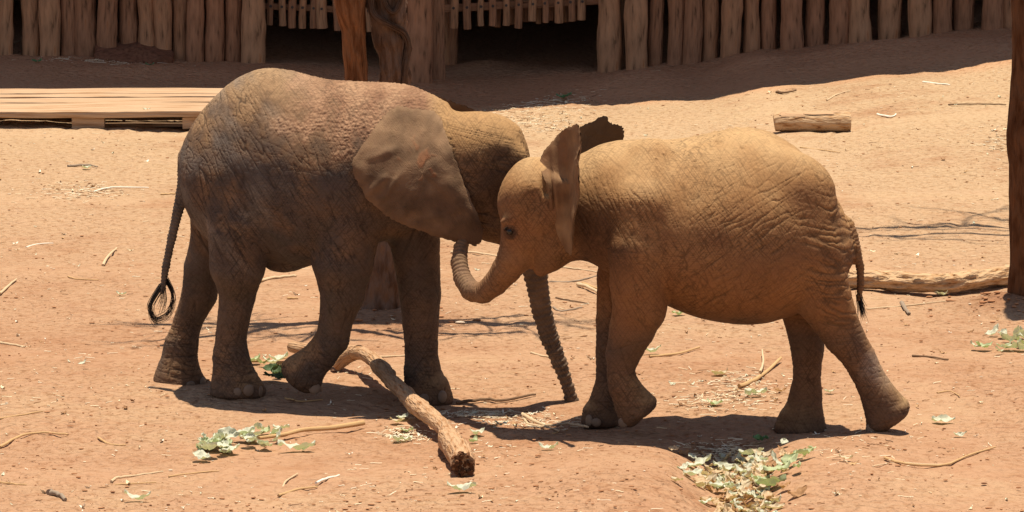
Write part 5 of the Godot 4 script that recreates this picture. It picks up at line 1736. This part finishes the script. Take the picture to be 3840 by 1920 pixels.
	var mats := ["leaf_straw", "leaf_dry", "leaf_pale", "leaf_straw", "leaf_brown", "leaf_dry", "leaf_pale"]
	for i in 235:
		var f := rng.randf()
		var g: Vector2 = Vector2(0.802, 0.998).lerp(Vector2(0.797, 2.362), f) + Vector2(rng.randfn(0, lerpf(0.085, 0.052, f)), 0)
		var o := put("leaf", kinds[i % 8], M[mats[rng.randi() % 7]], heap, on(g, 0.006 + 0.014 * rng.randf()) - hp)
		o.rotation = Vector3(rng.randfn(0, 0.32), rng.randf() * TAU, rng.randfn(0, 0.25))
	for q in [[Vector2(0.92, 1.747), 0.13, 0.3, 2915], [Vector2(0.969, 1.637), 0.11, 0.8, 2960], [Vector2(0.887, 1.912), 0.14, -0.2, 2890], [Vector2(0.858, 1.771), 0.1, 0.5, 2850], [Vector2(0.988, 1.771), 0.08, 1.2, 2990], [Vector2(1.029, 1.57), 0.09, 0.5, 3020], [Vector2(1.059, 1.481), 0.07, 1.1, 3045], [Vector2(1.013, 1.531), 0.06, 0.1, 3000], [Vector2(0.83, 1.457), 0.12, -0.3, 2800], [Vector2(0.67, 1.231), 0.14, 0.2, 2620], [Vector2(0.769, 1.18), 0.12, 0, 2720], [Vector2(0.867, 1.139), 0.12, 0.15, 2820], [Vector2(0.639, 1.506), 0.1, 0.4, 2600], [Vector2(0.731, 1.555), 0.1, -0.4, 2700]]:
		var green: bool = q[3] > 2840
		var o := put("leaf", leaf_mesh(q[1] * 0.78, q[1] * 0.38, 0.3, q[3] * 0.7), M.leaf_fresh if green else M.leaf_pale, heap, on(q[0], 0.03) - hp)
		o.rotation = Vector3(rng.randfn(0, 0.3), q[2], rng.randfn(0, 0.25))
	crumbs()


func scatter_spot() -> Vector2:
	var z := 2.4 - 12.4 * pow(rng.randf(), 1.35)
	var half := (15.88 - z) * 0.127
	return Vector2(rng.randf_range(-half, half), z)


func crumbs() -> void:
	# earth crumbs and pebbles
	var peb := SphereMesh.new()
	peb.radial_segments = 7
	peb.rings = 4
	peb.radius = 1.0
	peb.height = 1.5
	var xf := []
	var cols := []
	for i in 17000:
		var p := scatter_spot()
		var keep := nz.get_noise_2d(p.x * 1.3 + 5.0, p.y * 1.3) + 0.35
		if i < 260:
			p = Vector2(2.2 + rng.randfn(0, 0.16), -2.15 + rng.randfn(0, 0.16))
		elif i < 520:
			p = Vector2(-0.52 + rng.randfn(0, 0.2), -1.85 + rng.randfn(0, 0.16))
		elif rng.randf() > keep + 0.3:
			continue
		var s := 0.0014 + 0.0036 * pow(rng.randf(), 8.0) * (3.4 if i < 520 else 1.5)
		var b := Basis.from_euler(Vector3(rng.randfn(0, 0.3), rng.randfn(0, 0.6), rng.randfn(0, 0.3))).scaled(Vector3(s * rng.randf_range(0.8, 2.0), s * 0.6, s))
		xf.append(Transform3D(b, on(p, s * 0.45)))
		var k := rng.randf()
		cols.append(Color(0.30, 0.14, 0.07).lerp(Color(0.42, 0.23, 0.13), k) if rng.randf() < 0.9 else (Color(0.2, 0.09, 0.05) if k < 0.7 else Color(0.6, 0.5, 0.4)))
	tag(multi("earth_crumbs", peb, M.tint, xf, cols), "crumbs of red earth and pebbles strewn over the ground", "pebbles", "", "stuff")
	# chaff and straw
	var straw := tube([Vector3(-0.5, 0, 0), Vector3(-0.2, 0.03, 0.02), Vector3(0.15, 0.0, -0.02), Vector3(0.5, 0.02, 0.03)], [0.035, 0.025], 5, 0.0, 8.0, false)
	xf = []
	cols = []
	var patches := [[Vector2(0.066, -9.666), .36, .75], [Vector2(0.211, -9.243), .3, .5], [Vector2(0.882, -0.221), .17, .28], [Vector2(0.801, 0.138), .2, .25], [Vector2(0.04, 0.538), .22, .16], [Vector2(-0.121, 0.369), .2, .12], [Vector2(0.762, 0.919), .12, .1], [Vector2(-2.793, -12.243), .5, .25], [Vector2(0.273, -10.531), .3, .4], [Vector2(2.795, -7.233), .2, .4], [Vector2(-2.269, -6.013), .25, .4], [Vector2(-0.403, 0.812), .09, .16]]
	for i in 5600:
		var p := scatter_spot()
		var len := 0.008 + 0.04 * pow(rng.randf(), 2.5)
		if i < 2300:
			var q: Array = patches[i % patches.size()]
			p = Vector2(q[0].x + rng.randfn(0, q[1] * 0.5), q[0].y + rng.randfn(0, q[2] * 0.5))
			len *= 1.5
		elif rng.randf() > 0.45 + nz.get_noise_2d(p.x * 1.1 + 80.0, p.y * 0.9):
			continue
		var a := rng.randf() * PI
		if rng.randf() < 0.5:
			a = rng.randfn(0, 0.5)
		var b := Basis.from_euler(Vector3(0, a, rng.randfn(0, 0.10))) * Basis.from_scale(Vector3(len, len * 1.0, len * 1.0))
		var th := 0.0011 / 0.03
		b = Basis.from_euler(Vector3(0, a, rng.randfn(0, 0.08))) * Basis.from_scale(Vector3(len, th * rng.randf_range(0.7, 1.7), th * rng.randf_range(0.7, 1.7)))
		xf.append(Transform3D(b, on(p, 0.002)))
		var k := rng.randf()
		cols.append(Color(0.72, 0.58, 0.36).lerp(Color(0.80, 0.74, 0.60), k) if k > 0.35 else Color(0.34, 0.19, 0.10).lerp(Color(0.2, 0.12, 0.08), rng.randf()))
	tag(multi("straw_litter", straw, M.tint, xf, cols), "straw, chaff and splinters strewn over the ground", "straw", "", "stuff")
	# scraps of leaf
	xf = []
	cols = []
	for i in 520:
		var p := scatter_spot()
		if i < 150:
			var q: Array = patches[i % patches.size()]
			p = Vector2(q[0].x + rng.randfn(0, q[1] * 0.5), q[0].y + rng.randfn(0, q[2] * 0.5))
		var s := 0.012 + 0.028 * pow(rng.randf(), 2.0)
		var b := Basis.from_euler(Vector3(rng.randfn(0, 0.3), rng.randf() * TAU, rng.randfn(0, 0.3))) * Basis.from_scale(Vector3(s, s, s * rng.randf_range(0.5, 1.0)))
		xf.append(Transform3D(b, on(p, 0.004)))
		cols.append([Color(0.74, 0.66, 0.48), Color(0.6, 0.62, 0.5), Color(0.5, 0.33, 0.18), Color(0.3, 0.17, 0.09), Color(0.8, 0.76, 0.66)][rng.randi() % 5])
	tag(multi("leaf_scraps", leaf_mesh(1.0, 0.5, 0.4, 3.0), M.tint, xf, cols), "torn scraps of dry leaf strewn over the ground", "leaf scraps", "", "stuff")
